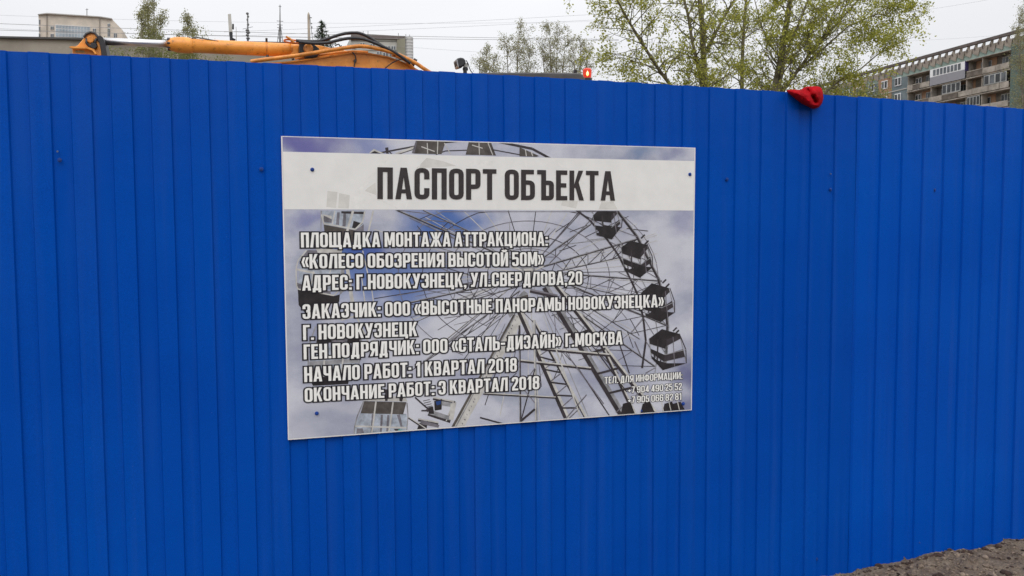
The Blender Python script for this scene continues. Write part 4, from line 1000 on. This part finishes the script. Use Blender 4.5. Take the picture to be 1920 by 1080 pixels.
fx = [104.5+i*(168.5-104.5)/11 for i in range(12)]; fy = [(47, 53), (54, 61), (62, 69), (70, 77), (78, 86)]
g = MB(); g.prism([atY(103.5, 46, YF-.15), atY(169.3, 50, YF-.15), atY(169.3, 92, YF-.15), atY(103.5, 92, YF-.15)], (0, .14, 0)); gw = obj('glazed_wall', g, m_frame, t)
for r_, (ya, yb_) in enumerate(fy):
    for i in range(11):
        xa, xb = fx[i]+.45, fx[i+1]-.45; k = 4*(xa-104)/65*(1-r_*.15); g = MB()
        g.prism([atY(xa, ya+k, YF-.2), atY(xb, ya+k, YF-.2), atY(xb, yb_+k-.6, YF-.2), atY(xa, yb_+k-.6, YF-.2)], (0, .05, 0)); obj('pane', g, m_pane, gw)
def win(px0, py0, px1, py1, Y, par, bars=1, m=None):
    g = MB(); g.prism([atY(px0, py0, Y-.12), atY(px1, py0, Y-.12), atY(px1, py1, Y-.12), atY(px0, py1, Y-.12)], (0, .13, 0)); w = obj('window', g, m_frame, par)
    n = bars+1; dx = (px1-px0)/n
    for i in range(n):
        g = MB(); xa, xb = px0+i*dx+dx*.12, px0+(i+1)*dx-dx*.12; dy = (py1-py0)*.09
        g.prism([atY(xa, py0+dy, Y-.16), atY(xb, py0+dy, Y-.16), atY(xb, py1-dy, Y-.16), atY(xa, py1-dy, Y-.16)], (0, .05, 0)); obj('pane', g, m or m_glass, w)
for a in [(94.5, 49, 101, 55.5), (94.5, 63, 101, 72), (173.5, 53, 180, 60), (173.5, 67, 180, 75), (201.5, 44, 206.5, 50), (201.5, 52, 206.5, 70), (213, 62, 219.5, 71), (72.6, 36, 75.5, 46), (72.6, 49, 75.5, 59), (72.6, 62, 75.5, 72)]: win(*a, YF, t)
g = MB(); g.tube([atY(163, 30, YF+2), atY(163, 16, YF+2)], .09, 4); g.tube([atY(160.4, 18, YF+2), atY(165.6, 17.6, YF+2)], .05, 4); obj('aerial', g, m_pole, t)

YG = 170.0
t = thing('panel_block', 'distant grey panel apartment block with brown parapet seen behind the hoses', 'building', tuple(low0(715, YG)))
m_pan = mat('grey_panels', (.43, .425, .39), .9, .12, .4, dirt=.1); m_olv = mat('olive_panels', (.26, .25, .19), .9, .1, .5)
g = MB(); g.prism([low0(657, YG), low0(760, YG), atY(760, 67.5, YG), atY(659, 66, YG), atY(657, 85, YG)], (0, 12, 0)); obj('wall', g, m_pan, t)
g = MB(); g.prism([atY(657.5, 74.5, YG-.4), atY(658.5, 63, YG-.4), atY(700, 64.5, YG-.4), atY(759.5, 67.8, YG-.4), atY(759.5, 69.5, YG-.4), atY(745, 73.5, YG-.4), atY(700, 72, YG-.4)], (0, .38, 0)); obj('parapet', g, mat('brown_parapet', (.15, .125, .12), .85), t)
g = MB(); g.prism([atY(744.5, 72.5, YG-.3), atY(759.4, 69.6, YG-.3), atY(759.4, 150, YG-.3), atY(744.5, 150, YG-.3)], (0, .28, 0)); obj('end_panel', g, m_olv, t)
for (x_, y_, x2, y2) in [(661, 84, 668, 91), (675, 80, 684, 88), (694, 82, 703, 91), (713, 85, 719, 91), (722, 86, 732, 93.5), (733.5, 86, 742, 93.5), (747.5, 88, 751, 94), (706, 96, 716, 102), (718, 98, 728, 106), (730, 98, 741, 106), (730, 110, 741, 118), (747.5, 101, 751, 107)]: win(x_, y_, x2, y2, YG, t)
for yy in (76, 93.5, 108): 
    g = MB(); g.prism([atY(659, yy, YG-.1), atY(744, yy+1.2, YG-.1), atY(744, yy+2, YG-.1), atY(659, yy+.8, YG-.1)], (0, .08, 0)); obj('panel_joint', g, mat('joint_dark', (.2, .2, .18), .9), t)
g = MB(); n_ = []
cx = (atY(760, 90, YG)+atY(775.5, 90, YG))/2; rr_ = (atY(775.5, 90, YG)-atY(760, 90, YG)).length/2
g.tube([Vector((cx.x, YG+rr_*.6, 0)), Vector((cx.x, YG+rr_*.6, atY(767, 69.5, YG).z))], rr_, 18); obj('balcony_tower', g, mat('pale_tower', (.42, .42, .42), .8), t, smooth=False)
zt = atY(767, 69.5, YG).z
for k in range(16):
    z = zt-.4-k*.62; g = MB(); g.tube([Vector((cx.x, YG+rr_*.6, z)), Vector((cx.x, YG+rr_*.6, z+.22))], rr_*1.03, 18); obj('balcony_rail', g, m_frame, t)
for (x_, y_) in [(664, 60), (681, 58), (690, 58), (747, 62), (761, 64), (768, 65)]:
    g = MB(); g.tube([atY(x_, y_+8, YG+3), atY(x_, y_, YG+3)], .07, 4); obj('aerial', g, m_pole, t)

t = thing('obelisk', 'tall tapering pale obelisk rising between the lattice mast and the spruce', 'monument', tuple(low0(580.5, 90)))
YO = 90
g = MB(); g.v += [tuple(v) for v in [low0(575, YO), low0(587, YO), low0(587, YO)+Vector((0, .9, 0)), low0(575, YO)+Vector((0, .9, 0)), atY(576.6, 26.5, YO), atY(580.6, 26.5, YO), atY(580.6, 26.5, YO)+Vector((0, .3, 0)), atY(576.6, 26.5, YO)+Vector((0, .3, 0)), atY(577.6, 22.5, YO)+Vector((0, .1, 0)), atY(578.8, 22.5, YO)+Vector((0, .1, 0))]]
g.f += [(0, 1, 5, 4), (1, 2, 6, 5), (2, 3, 7, 6), (3, 0, 4, 7), (4, 5, 9, 8), (6, 7, 8, 9), (5, 6, 9), (7, 4, 8)]; obj('shaft', g, mat('pale_stone', (.44, .38, .31), .85, .15, 1.5, dirt=.2), t)
g = MB()
for yy in (33, 44, 50, 52, 62): g.tube([atY(580.5+(yy-26)*.1, yy, YO-.1), atY(584.4+(yy-26)*.06, yy+.4, YO-.1)], .05, 4)
g.tube([atY(580.6, 28, YO-.05), atY(586, 74, YO-.05)], .035, 4); obj('steps', g, m_pole, t)

# ------------------------------------------------------------------ apartment block on the right, its facade runs away from us at X = 112
XF = 112.0
ab = thing('apartment_block', 'long weathered apartment block with concrete balconies and a pierced roof parapet on the right', 'building', (XF, 110, 0))
m_wall = mat('stained_concrete', (.31, .275, .235), .9, .22, .5, dirt=.35); m_bal = mat('balcony_concrete', (.38, .345, .30), .9, .25, .8, dirt=.45); m_orp = mat('orange_brown_panel', (.36, .22, .14), .9, .15, .5, dirt=.2)
m_blp = mat('blue_grey_panel', (.16, .20, .22), .9, .15, .5, dirt=.15); m_grn = mat('green_panel', (.10, .145, .13), .9, .15, .5, dirt=.1); m_mint = mat('mint_metal', (.28, .37, .335), .7, .12, .5, dirt=.1)
m_rf = mat('brown_roof', (.12, .10, .095), .85, .2, .8); m_fr = mat('grey_frames', (.42, .43, .43), .6, .15, .5); m_wh = mat('white_frames2', (.80, .81, .83), .5, .03); m_dg = mat('dark_glass', (.035, .04, .045), .2, .3, 1); m_gp = mat('grey_panel_metal', (.27, .27, .30), .6, .05)
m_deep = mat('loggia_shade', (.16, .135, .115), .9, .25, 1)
def bx(name, x0, x1, y0, y1, z0, z1, m, par=ab): g = MB(); g.box((x0, y0, z0), (x1, y1, z1)); return obj(name, g, m, par)
RZ = 33.0
bx('wall', XF+1.4, XF+14, 97.6, 119, 0, 30.0, m_wall)
bx('wall', XF, XF+14, 119.02, 175, 0, 30.0, m_blp)
bx('wall', XF-.3, XF+14, 60, 97.58, 0, 30.4, m_grn)
bx('attic_wall', XF+.2, XF+14, 60, 175, 30.42, 31.54, m_wall)
for k in range(2): pass
bx('roof_band', XF-.25, XF+.3, 60, 175, 32.32, 32.78, m_rf)
bx('roof_slab', XF+.3, XF+14, 60, 175, 31.55, 31.74, m_rf)
# pierced parapet: posts and slanted fins between the attic and the roof band
y = 62.0
while y < 174:
    g = MB(); g.prism([Vector((XF-.05, y, 31.69)), Vector((XF-.05, y+.62, 31.69)), Vector((XF-.05, y+.22, 32.33)), Vector((XF-.05, y-.06, 32.33))], (.22, 0, 0)); obj('parapet_fin', g, m_wall, ab)
    y += 1.65 if y > 119 or y < 97 else 1.5
# zigzag frieze: alternating concrete teeth over the mint strip
y = 60.0
bx('mint_strip', XF+.0, XF+.19, 60, 175, 30.02, 30.95, m_mint)
while y < 174:
    g = MB(); g.prism([Vector((XF-.18, y, 31.70)), Vector((XF-.18, y+1.42, 31.70)), Vector((XF-.18, y+1.42, 30.9)), Vector((XF-.18, y+.35, 30.35))], (.17, 0, 0)); obj('frieze_tooth', g, m_wall, ab)
    if y < 125: g = MB(); g.box((XF-.36, y+.9, 31.35), (XF-.19, y+1.05, 31.72)); obj('drain_spout', g, m_rf, ab)
    y += 1.5
bx('soffit', XF-.4, XF+1.38, 97.6, 119, 29.9, 30.0, m_bal)
# loggias of the near section
levels = [28.2, 25.3, 22.4, 19.5, 16.6]
def awin(y0, y1, z0, z1, X, par=ab, n=2, m=None, g_=None, dd=.1):
    w = bx('window', X-dd, X, y0, y1, z0, z1, m or m_fr, par); dy = (y1-y0)/n
    for i in range(n):
        g = MB(); g.box((X-dd-.04, y0+i*dy+dy*.14, z0+.14), (X-dd-.005, y0+(i+1)*dy-dy*.14, z1-.14)); obj('pane', g, g_ or (m_dg if random.random() < .7 else m_glass), w)
rnd = random.Random(11)
for li, zr in enumerate(levels):
    bx('balcony_slab', XF-.25, XF+1.38, 97.7, 119, zr-1.22, zr-1.05, m_bal)
    # back wall: coloured panels with windows
    for k, (ya, yb_) in enumerate([(97.8, 101.5), (101.6, 105.5), (105.6, 109.5), (109.6, 113.6), (113.7, 117.0)]):
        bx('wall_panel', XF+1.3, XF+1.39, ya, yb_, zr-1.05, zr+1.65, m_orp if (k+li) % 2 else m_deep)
        if (k*3+li) % 5 != 4: awin(ya+.9, yb_-1.0, zr-.1, zr+1.3, XF+1.29, n=3, m=m_fr)
    awin(117.1, 118.4, zr-1.0, zr+1.3, XF+1.29, n=2, m=m_wh)
    for yy in (97.7, 103.0, 106.05, 113.5, 118.85): bx('divider', XF-.02, XF+1.28, yy, yy+.16, zr-1.04, zr+1.66, m_bal)
    # parapets: concrete panels with gaps, some sagging
    y = 97.9
    while y < 118.6:
        L_ = rnd.uniform(1.6, 3.4); L_ = min(L_, 118.8-y)
        if li == 0 and 105.6 < y+L_ and y < 113.4:
            if y < 105.6: L_ = 105.9-y
            else: y = 113.7; continue
        if rnd.random() < .72: bx('parapet_panel', XF-.32-rnd.random()*.06, XF-.2, y, y+L_-.06, zr-.95, zr-rnd.uniform(.0, .1), m_bal)
        else:
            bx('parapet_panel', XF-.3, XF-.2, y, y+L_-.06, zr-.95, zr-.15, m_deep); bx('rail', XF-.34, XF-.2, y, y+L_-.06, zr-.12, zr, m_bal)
        y += L_+.02
    if li > 0:
        for (ya, yb_) in [(98.4, 102.6), (103.3, 105.8), (107.2, 111.0)]:
            if li == 2 and ya > 107 or rnd.random() < .12: continue
            awin(ya, yb_, zr+.06, zr+1.62, XF-.1, n=4, m=m_fr, dd=.08)
# the white glazed balcony
bx('grey_apron', XF-.42, XF-.3, 106.15, 113.5, 27.2, 28.62, m_gp)
wg = bx('white_glazing', XF-.42, XF-.3, 106.15, 113.5, 28.63, 29.95, m_wh)
for i in range(8):
    y0_ = 106.9+i*(112.9-106.9)/8; g = MB(); g.box((XF-.46, y0_+.1, 28.78), (XF-.425, y0_+.64, 29.8)); obj('pane', g, m_glass, wg)
bx('purple_strip', XF-.44, XF+.2, 106.0, 106.14, 28.4, 30.0, mat('purple_side', (.05, .04, .13), .6))
# far section: flat facade with alternating panels, belts and windows
for li, zr in enumerate([29.3, 26.4, 23.5, 20.6, 17.7]):
    bx('belt', XF-.1, XF, 119.2, 174, zr-1.55, zr-1.38, mat('pale_belt', (.46, .45, .42), .8) if li == 0 else bpy.data.materials['pale_belt'])
    y = 119.6; k = 0
    while y < 172:
        if k % 2 == 1: bx('orange_panel', XF-.06, XF-.003, y-.1, y+3.3, zr-1.36, zr+1.3, m_orp)
        awin(y+.9, y+2.4, zr-.65, zr+.85, XF-.08, n=2, m=m_wh, dd=.08); y += 3.4; k += 1
# near section windows
for li, zr in enumerate([28.4, 25.5, 22.6]):
    for y_ in (92.5, 89.0, 85.5, 82): awin(y_, y_+1.5, zr-.7, zr+.8, XF-.32, n=2, m=m_wh)

# ------------------------------------------------------------------ trees
def tree_build(rng, limbs, spec):
    """limbs: list of (points, r0, r1) as guide lines; spec gives twig and leaf amounts. returns wood MB, leaves MB"""
    wood, leaves = MB(), MB()
    def leaf(p, s):
        d = Vector((rng.gauss(0, 1), rng.gauss(0, 1), rng.gauss(-.25, .8))).normalized(); e = d.orthogonal().normalized(); e.rotate(Matrix.Rotation(rng.random()*6.28, 3, d))
        a = p + d*s; m_ = p + d*s*.5; w = e*s*.36; n = len(leaves.v); u = d.cross(e)*s*.12
        leaves.v += [tuple(p), tuple(m_+w+u), tuple(a), tuple(m_-w+u)]; leaves.f.append((n, n+1, n+2, n+3))
    def twig(p, d, L_, r, lev):
        n = 4 if lev else 5; pts = [p]; q_ = p.copy(); dd = d.normalized(); leafs = spec['leafy']
        for k in range(n):
            dd = (dd + Vector((rng.gauss(0, .2), rng.gauss(0, .2), rng.gauss(0, .16)+spec['trop']*(.6 if lev else .25)))).normalized(); q_ = q_ + dd*L_/n; pts.append(q_.copy())
        wood.tube(pts, [r*(1-.8*k/n) for k in range(n+1)], 3 if lev else 4, cap=False)
        if lev == spec['levels']:
            for k in range(rng.randint(*leafs)):
                t = rng.random(); i = min(n-1, int(t*n)); c = pts[i]+(pts[i+1]-pts[i])*(t*n-i)
                c = c + Vector((rng.gauss(0, 1), rng.gauss(0, 1), rng.gauss(0, 1)))*spec['spread']
                for _ in range(spec['clump']): leaf(c + Vector((rng.gauss(0, 1), rng.gauss(0, 1), rng.gauss(0, 1)))*spec['leaf']*.8, spec['leaf']*rng.uniform(.6, 1.25))
        else:
            m_ = spec['kids']
            for k in range(m_):
                t = (k+.6+rng.random()*.6)/(m_+.4); t = min(t, .98); i = min(n-1, int(t*n)); c = pts[i]+(pts[i+1]-pts[i])*(t*n-i); axd = (pts[i+1]-pts[i]).normalized()
                sd_ = axd.orthogonal().normalized(); sd_.rotate(Matrix.Rotation(rng.random()*6.28, 3, axd))
                twig(c, axd*.75+sd_*.75, L_*rng.uniform(.4, .65)*(1.15-t*.4), r*.5, lev+1)
    for pts, r0, r1, dens, tl in limbs:
        pts = [Vector(p) for p in pts]; n = len(pts)
        wood.tube(pts, [r0+(r1-r0)*k/(n-1) for k in range(n)], 8)
        for i in range(n-1):
            seg = pts[i+1]-pts[i]; cnt = int(seg.length*dens+rng.random())
            for k in range(cnt):
                t = rng.random(); c = pts[i]+seg*t; axd = seg.normalized(); sd_ = axd.orthogonal().normalized(); sd_.rotate(Matrix.Rotation(rng.random()*6.28, 3, axd))
                rr2 = r0+(r1-r0)*(i+t)/(n-1)
                twig(c, axd*rng.uniform(.35, .9)+sd_+Vector((0, 0, spec['lift'])), tl*rng.uniform(.6, 1.3)*(1-spec.get('taper', 0)*(i+t)/(n-1)), max(spec.get('rmin', .006), min(rr2*.45, .02)), 0)
    return wood, leaves
def jit(rng, pts, Y, dy):
    o_ = []; y = Y
    for i, p in enumerate(pts):
        o_.append(atY(p[0], p[1], y)); y += dy/len(pts)
    return o_
m_bark = mat('grey_green_bark', (.16, .145, .095), .95, .4, 8, bump=.6, bscale=50, col2=(.08, .07, .045)); m_twigc = mat('birch_twigs', (.24, .215, .18), .9, .3, 3)
m_leafA = leaf_mat('spring_leaves', (.22, .245, .045), (.54, .54, .13), .5); m_leafB = leaf_mat('birch_buds', (.20, .20, .09), (.38, .37, .20), .4); m_leafC = leaf_mat('shrub_leaves', (.13, .15, .045), (.26, .27, .11), .4)
SA = dict(leafy=(1, 5), trop=.1, levels=2, kids=3, spread=.035, clump=3, leaf=.056, lift=.1)
def put_tree(name, label, rng, limbs, spec, mw, ml, base, group=None, cat='tree'):
    w, l = tree_build(rng, limbs, spec); t = thing(name, label, cat, base, group)
    obj('trunk', w, mw, t, smooth=True); c = obj('crown', l, ml, t); print(name, len(w.f), len(l.f)); return t
YT = 15.0
def G(px, Y): p = atY(px, 160, Y); return Vector((p.x, p.y, -.05))
r = random.Random(21)
def limb(base, pts, Y, dy, r0, r1, dens, tl): 
    p = jit(r, pts, Y, dy)
    return ([base]+p if base is not None else p, r0, r1, dens, tl)
lim = [limb(G(1326, YT), [(1323, 250)], YT, 0, .11, .085, 0, 1), limb(None, [(1323, 250), (1322, 165), (1319, 100), (1317, 50), (1312, 0), (1309, -80), (1305, -180)], YT, 0, .085, .04, 7, .85),
       limb(None, [(1326, 95), (1340, 65), (1358, 30), (1377, 0), (1400, -60), (1415, -130)], YT, .6, .045, .02, 8, .8),
       limb(None, [(1321, 190), (1315, 150), (1308, 118), (1298, 78), (1290, 28), (1283, 0), (1272, -60), (1262, -130)], YT, -.5, .05, .02, 8, .85),
       limb(None, [(1290, 30), (1297, 14), (1304, 0), (1318, -60)], YT-.2, .3, .022, .012, 7, .6),
       limb(None, [(1322, 260), (1296, 205), (1262, 166), (1235, 130), (1203, 80), (1180, 42), (1157, 0), (1130, -55), (1110, -100)], YT, -1.0, .055, .014, 9.5, .95),
       limb(None, [(1203, 80), (1204, 50), (1203, 20), (1200, -20)], YT-.6, .2, .015, .006, 8, .5), limb(None, [(1235, 130), (1200, 118), (1165, 108), (1140, 112)], YT-.5, .3, .016, .006, 11, .6),
       limb(None, [(1318, 160), (1305, 138), (1290, 133), (1262, 132)], YT-.1, -.3, .025, .010, 8, .6), limb(None, [(1290, 200), (1250, 172), (1210, 158), (1175, 150)], YT-.2, -.5, .02, .008, 11, .6),
       limb(None, [(1180, 42), (1150, 35), (1128, 32)], YT-.7, .2, .012, .005, 12, .5), limb(None, [(1317, 60), (1345, 90), (1365, 120), (1372, 150)], YT, .5, .016, .006, 7, .6)]
put_tree('leafy_tree', 'spring tree with forked trunk and long branch leaning left, leftmost of the green trees', r, lim, SA, m_bark, m_leafA, tuple(G(1326, YT)))
r = random.Random(5)
YU = 17.0
lim = [limb(G(1391, YU), [(1391, 200), (1391, 165), (1392, 110), (1394, 60), (1399, 0), (1403, -60), (1406, -150)], YU, 0, .07, .02, 6.5, .75),
       limb(None, [(1393, 75), (1412, 60), (1430, 50), (1450, 38)], YU, .3, .018, .008, 8, .5), limb(None, [(1391, 128), (1376, 132), (1360, 142)], YU, .2, .015, .006, 9, .5), limb(None, [(1393, 150), (1374, 110), (1355, 75)], YU, .4, .012, .005, 4, .4),
       limb(None, [(1400, 0), (1412, -15), (1420, -40)], YU, .2, .02, .01, 6, .5)]
put_tree('leafy_tree', 'slender single-stemmed spring tree standing between two thicker green trees', r, lim, SA, m_bark, m_leafA, tuple(G(1391, YU)))
r = random.Random(9)
SB = dict(SA); SB['leafy'] = (2, 5)
lim = [limb(G(1452, YT), [(1450, 260), (1452, 172), (1463, 120), (1472, 60), (1482, 0), (1488, -80), (1495, -170)], YT, 0, .12, .04, 8, .9),
       limb(None, [(1452, 230), (1460, 168), (1470, 120), (1482, 80), (1500, 40), (1515, 0), (1530, -60)], YT, -.6, .05, .015, 9, .9),
       limb(None, [(1452, 240), (1463, 176), (1490, 140), (1520, 100), (1560, 55), (1600, 10), (1640, -30), (1680, -70)], YT, .8, .06, .015, 9, .95),
       limb(None, [(1500, 128), (1545, 90), (1592, 48), (1640, 28), (1672, 10), (1712, -8)], YT+.2, -.9, .028, .008, 10, .85),
       limb(None, [(1500, 240), (1520, 205), (1546, 175), (1577, 149), (1614, 129), (1642, 105), (1675, 85), (1700, 74)], YT-.2, -1.2, .035, .006, 11, .62),
       limb(None, [(1470, 300), (1500, 240)], YT, -.2, .05, .035, 0, 1), limb(None, [(1540, 75), (1560, 30), (1575, 0), (1590, -50)], YT+.4, .4, .025, .01, 9, .8),
       limb(None, [(1592, 48), (1625, 60), (1655, 66), (1682, 60)], YT-.3, -.3, .014, .005, 12, .6), limb(None, [(1614, 129), (1590, 140), (1560, 150)], YT-.8, .3, .012, .005, 11, .5),
       limb(None, [(1465, 110), (1440, 80), (1425, 40), (1415, 0)], YT, .5, .025, .01, 8, .7), limb(None, [(1520, 100), (1510, 70), (1520, 40)], YT+.3, .3, .02, .008, 10, .7), limb(None, [(1640, 28), (1680, 24), (1712, 22), (1728, 18)], YT-.6, -.1, .01, .004, 10, .42)]
put_tree('leafy_tree', 'dense spring tree with leaning trunk and long limbs reaching right above the red hat', r, lim, SB, m_bark, m_leafA, tuple(G(1452, YT)))
# greenery low behind the fence at the right
r = random.Random(31); SCn = dict(SA); SCn.update(leafy=(5, 9), leaf=.075, spread=.12)
YS2 = 26
lim = [limb(G(px, YS2), [(px+1, 200), (px+dx, y1), (px+dx*1.6, y1-12)], YS2, .4, .05, .01, 3.2, .9) for px, dx, y1 in [(1545, 6, 178), (1572, -5, 172), (1605, 4, 176), (1640, 5, 180)]]
put_tree('bush', 'low leafy bush showing above the fence beneath the dense green tree', r, lim, SCn, m_bark, m_leafC, tuple(G(1580, YS2)), cat='bush')

# birches: many thin upright stems with hanging twigs
def birch(label, px, top, halfw, Y, seed, leafy=(1, 3), ml=m_leafB, leafs=.07, stems=3, dens=2.6, twl=1.3, group=None, lean=0, bottom=None):
    r = random.Random(seed); base = G(px, Y); lims = []; pxm = FOC/(Y+3)
    for s_ in range(stems):
        f = (s_-(stems-1)/2)/max(1, stems-1)*2 if stems > 1 else 0
        tx = px+lean+f*halfw*.62; ty = top+abs(f)*(150-top)*.28
        p1_ = atY(px+f*halfw*.12, 260, Y); p2_ = atY(px+f*halfw*.38+lean*.4, 165, Y+f*.5); p3_ = atY(px+f*halfw*.55+lean*.8, (165+ty)/2, Y+f*.8); p4_ = atY(tx, ty, Y+f)
        lims.append(([base, p1_, p2_, p3_, p4_], .06*Y/40+.01, .010, dens*1.5, twl*Y/40*1.25))
    sp = dict(leafy=leafy, taper=.62, rmin=.00042*Y, trop=-.06, levels=2, kids=5, spread=.08*Y/40, clump=2, leaf=leafs*Y/40, lift=.75)
    return put_tree('birch_tree', label, r, lims, sp, m_twigc, ml, tuple(base), group)
birch('tall bare-looking birch rising above the low grey building, left of a smaller one', 283, -18, 29, 24, 41, (2, 4), leafs=.07, stems=4, dens=4.4, twl=.95)
birch('smaller pointed birch right of the tall birch above the orange cylinder', 352, 24, 15, 25, 42, (2, 4), leafs=.07, stems=3, dens=4.0, twl=.6)
birch('sparse spreading birch with a tall thin peak right of the work light', 965, 48, 36, 42, 43, stems=3, dens=3.0, lean=8)
birch('small low birch nearest the black work light', 912, 98, 22, 40, 44, stems=3, dens=3.0, twl=.9)
birch('broad round-topped birch with pale bare twigs, middle of the birches', 1038, 50, 34, 42, 45, (1, 2), stems=4, dens=3.0)
birch('narrow birch directly behind the orange beacon', 1088, 68, 20, 41, 46, (1, 2), stems=3, dens=3.2, twl=1.0)
birch('pale birch at the right edge standing before the apartment block', 1926, -10, 26, 46, 47, (1, 3), stems=3, dens=3.2, twl=1.2)
# olive shrubs in front of the low building
r = random.Random(51); YB = 22
SD = dict(leafy=(7, 12), trop=.05, levels=2, kids=4, spread=.10, clump=2, leaf=.045, lift=.3)
lim = [limb(G(px, YB), [(px, 200), (px+dx, 128), (px+dx*1.5, y1+6)], YB, .5, .05, .008, 3.0, .75) for px, dx, y1 in [(250, -8, 102), (275, -6, 96), (300, 4, 92), (325, 6, 96), (352, 5, 100), (378, 8, 104)]]
put_tree('shrub', 'hazy olive shrub in front of the low grey building under the chrome rod', r, lim, SD, m_twigc, m_leafC, tuple(G(310, YB)), cat='shrub')

# spruce
r = random.Random(61); YP = 34.0
w, l = MB(), MB(); base = G(606, YP); tip = atY(603, 38, YP)
w.tube([base, Vector((atY(606, 90, YP).x, YP, atY(606, 90, YP).z)), tip], [.16, .06, .008], 6)
H = tip.z
for k in range(100):
    z = 3.0 + (H-3.0)*(k/100)**.85; t_ = (H-z)/H; L_ = (H-z)*.40+.05
    if r.random() < .18: L_ *= 1.3
    cxp = base.x+(tip.x-base.x)*z/H
    for q_ in range(5 if z > 5 else 3):
        a = r.random()*6.28; d = Vector((math.cos(a), math.sin(a), .22)); pts = [Vector((cxp, YP, z))]; dd = d.copy(); n = 5
        for i in range(n): dd = (dd+Vector((0, 0, -.10 if i < 3 else .18))).normalized(); pts.append(pts[-1]+dd*L_/n)
        w.tube(pts, [.012, .01, .008, .006, .004, .002], 3, cap=False)
        for i in range(int(16*L_/1.0)+7):
            t2 = r.random()**.7; j = min(n-1, int(t2*n)); c = pts[j]+(pts[j+1]-pts[j])*(t2*n-j)
            e = Vector((r.gauss(0, 1), r.gauss(0, 1), r.gauss(-.3, .5))).normalized(); f = e.orthogonal().normalized()*.016; s2 = r.uniform(.07, .16)
            m0 = len(l.v); l.v += [tuple(c-f), tuple(c+f), tuple(c+e*s2+f*.4), tuple(c+e*s2-f*.4)]; l.f.append((m0, m0+1, m0+2, m0+3))
t = thing('spruce_tree', 'small dark green spruce with a pointed top behind the black hoses', 'tree', tuple(base))
obj('trunk', w, mat('spruce_bark', (.06, .045, .035), .95), t); obj('crown', l, leaf_mat('needles', (.03, .045, .03), (.07, .095, .055), .15), t)

# ------------------------------------------------------------------ overhead wires far behind
m_wire = mat('wire_grey', (.30, .30, .31), .7, .1)
W_ = [((-80, 25), (1130, 40), 90, .010, 10, 'thin power line, highest of those crossing the beige tower block'), ((-80, 41), (1160, 74), 80, .022, 5, 'thicker power line crossing the middle of the beige tower block'),
      ((-80, 54), (1160, 76), 78, .022, 4, 'lowest dark power line crossing the foot of the beige tower block'), ((-80, 50), (700, 72), 84, .012, 4, 'faint power line just above the lowest one on the left'),
      ((420, 60), (1310, 15), 95, .014, 3, 'rising power line, upper of the pair above the birches'), ((420, 68), (1310, 26), 95, .014, 3, 'rising power line, lower of the pair above the birches'),
      ((740, 86), (960, 101), 90, .010, 1, 'short faint power line sinking towards the work light'), ((1640, 33), (1990, -25), 90, .014, 2, 'power line rising past the right edge of the dense tree'), ((1640, 80), (1990, 57), 90, .010, 2, 'faint power line just above the roof of the apartment block'), ((1640, 108), (1900, 88), 95, .009, 2, 'lowest faint power line before the right apartment block')]
for (a, b, Y, rad, sag, lab) in W_:
    g = MB(); pts = []
    for k in range(25):
        t2 = k/24; pts.append(atY(a[0]+(b[0]-a[0])*t2, a[1]+(b[1]-a[1])*t2+sag*4*t2*(1-t2), Y))
    g.tube(pts, rad, 4); o = obj('power_line', g, m_wire, origin=tuple(pts[12])); tag(o, lab, 'wire', 'overhead power lines')
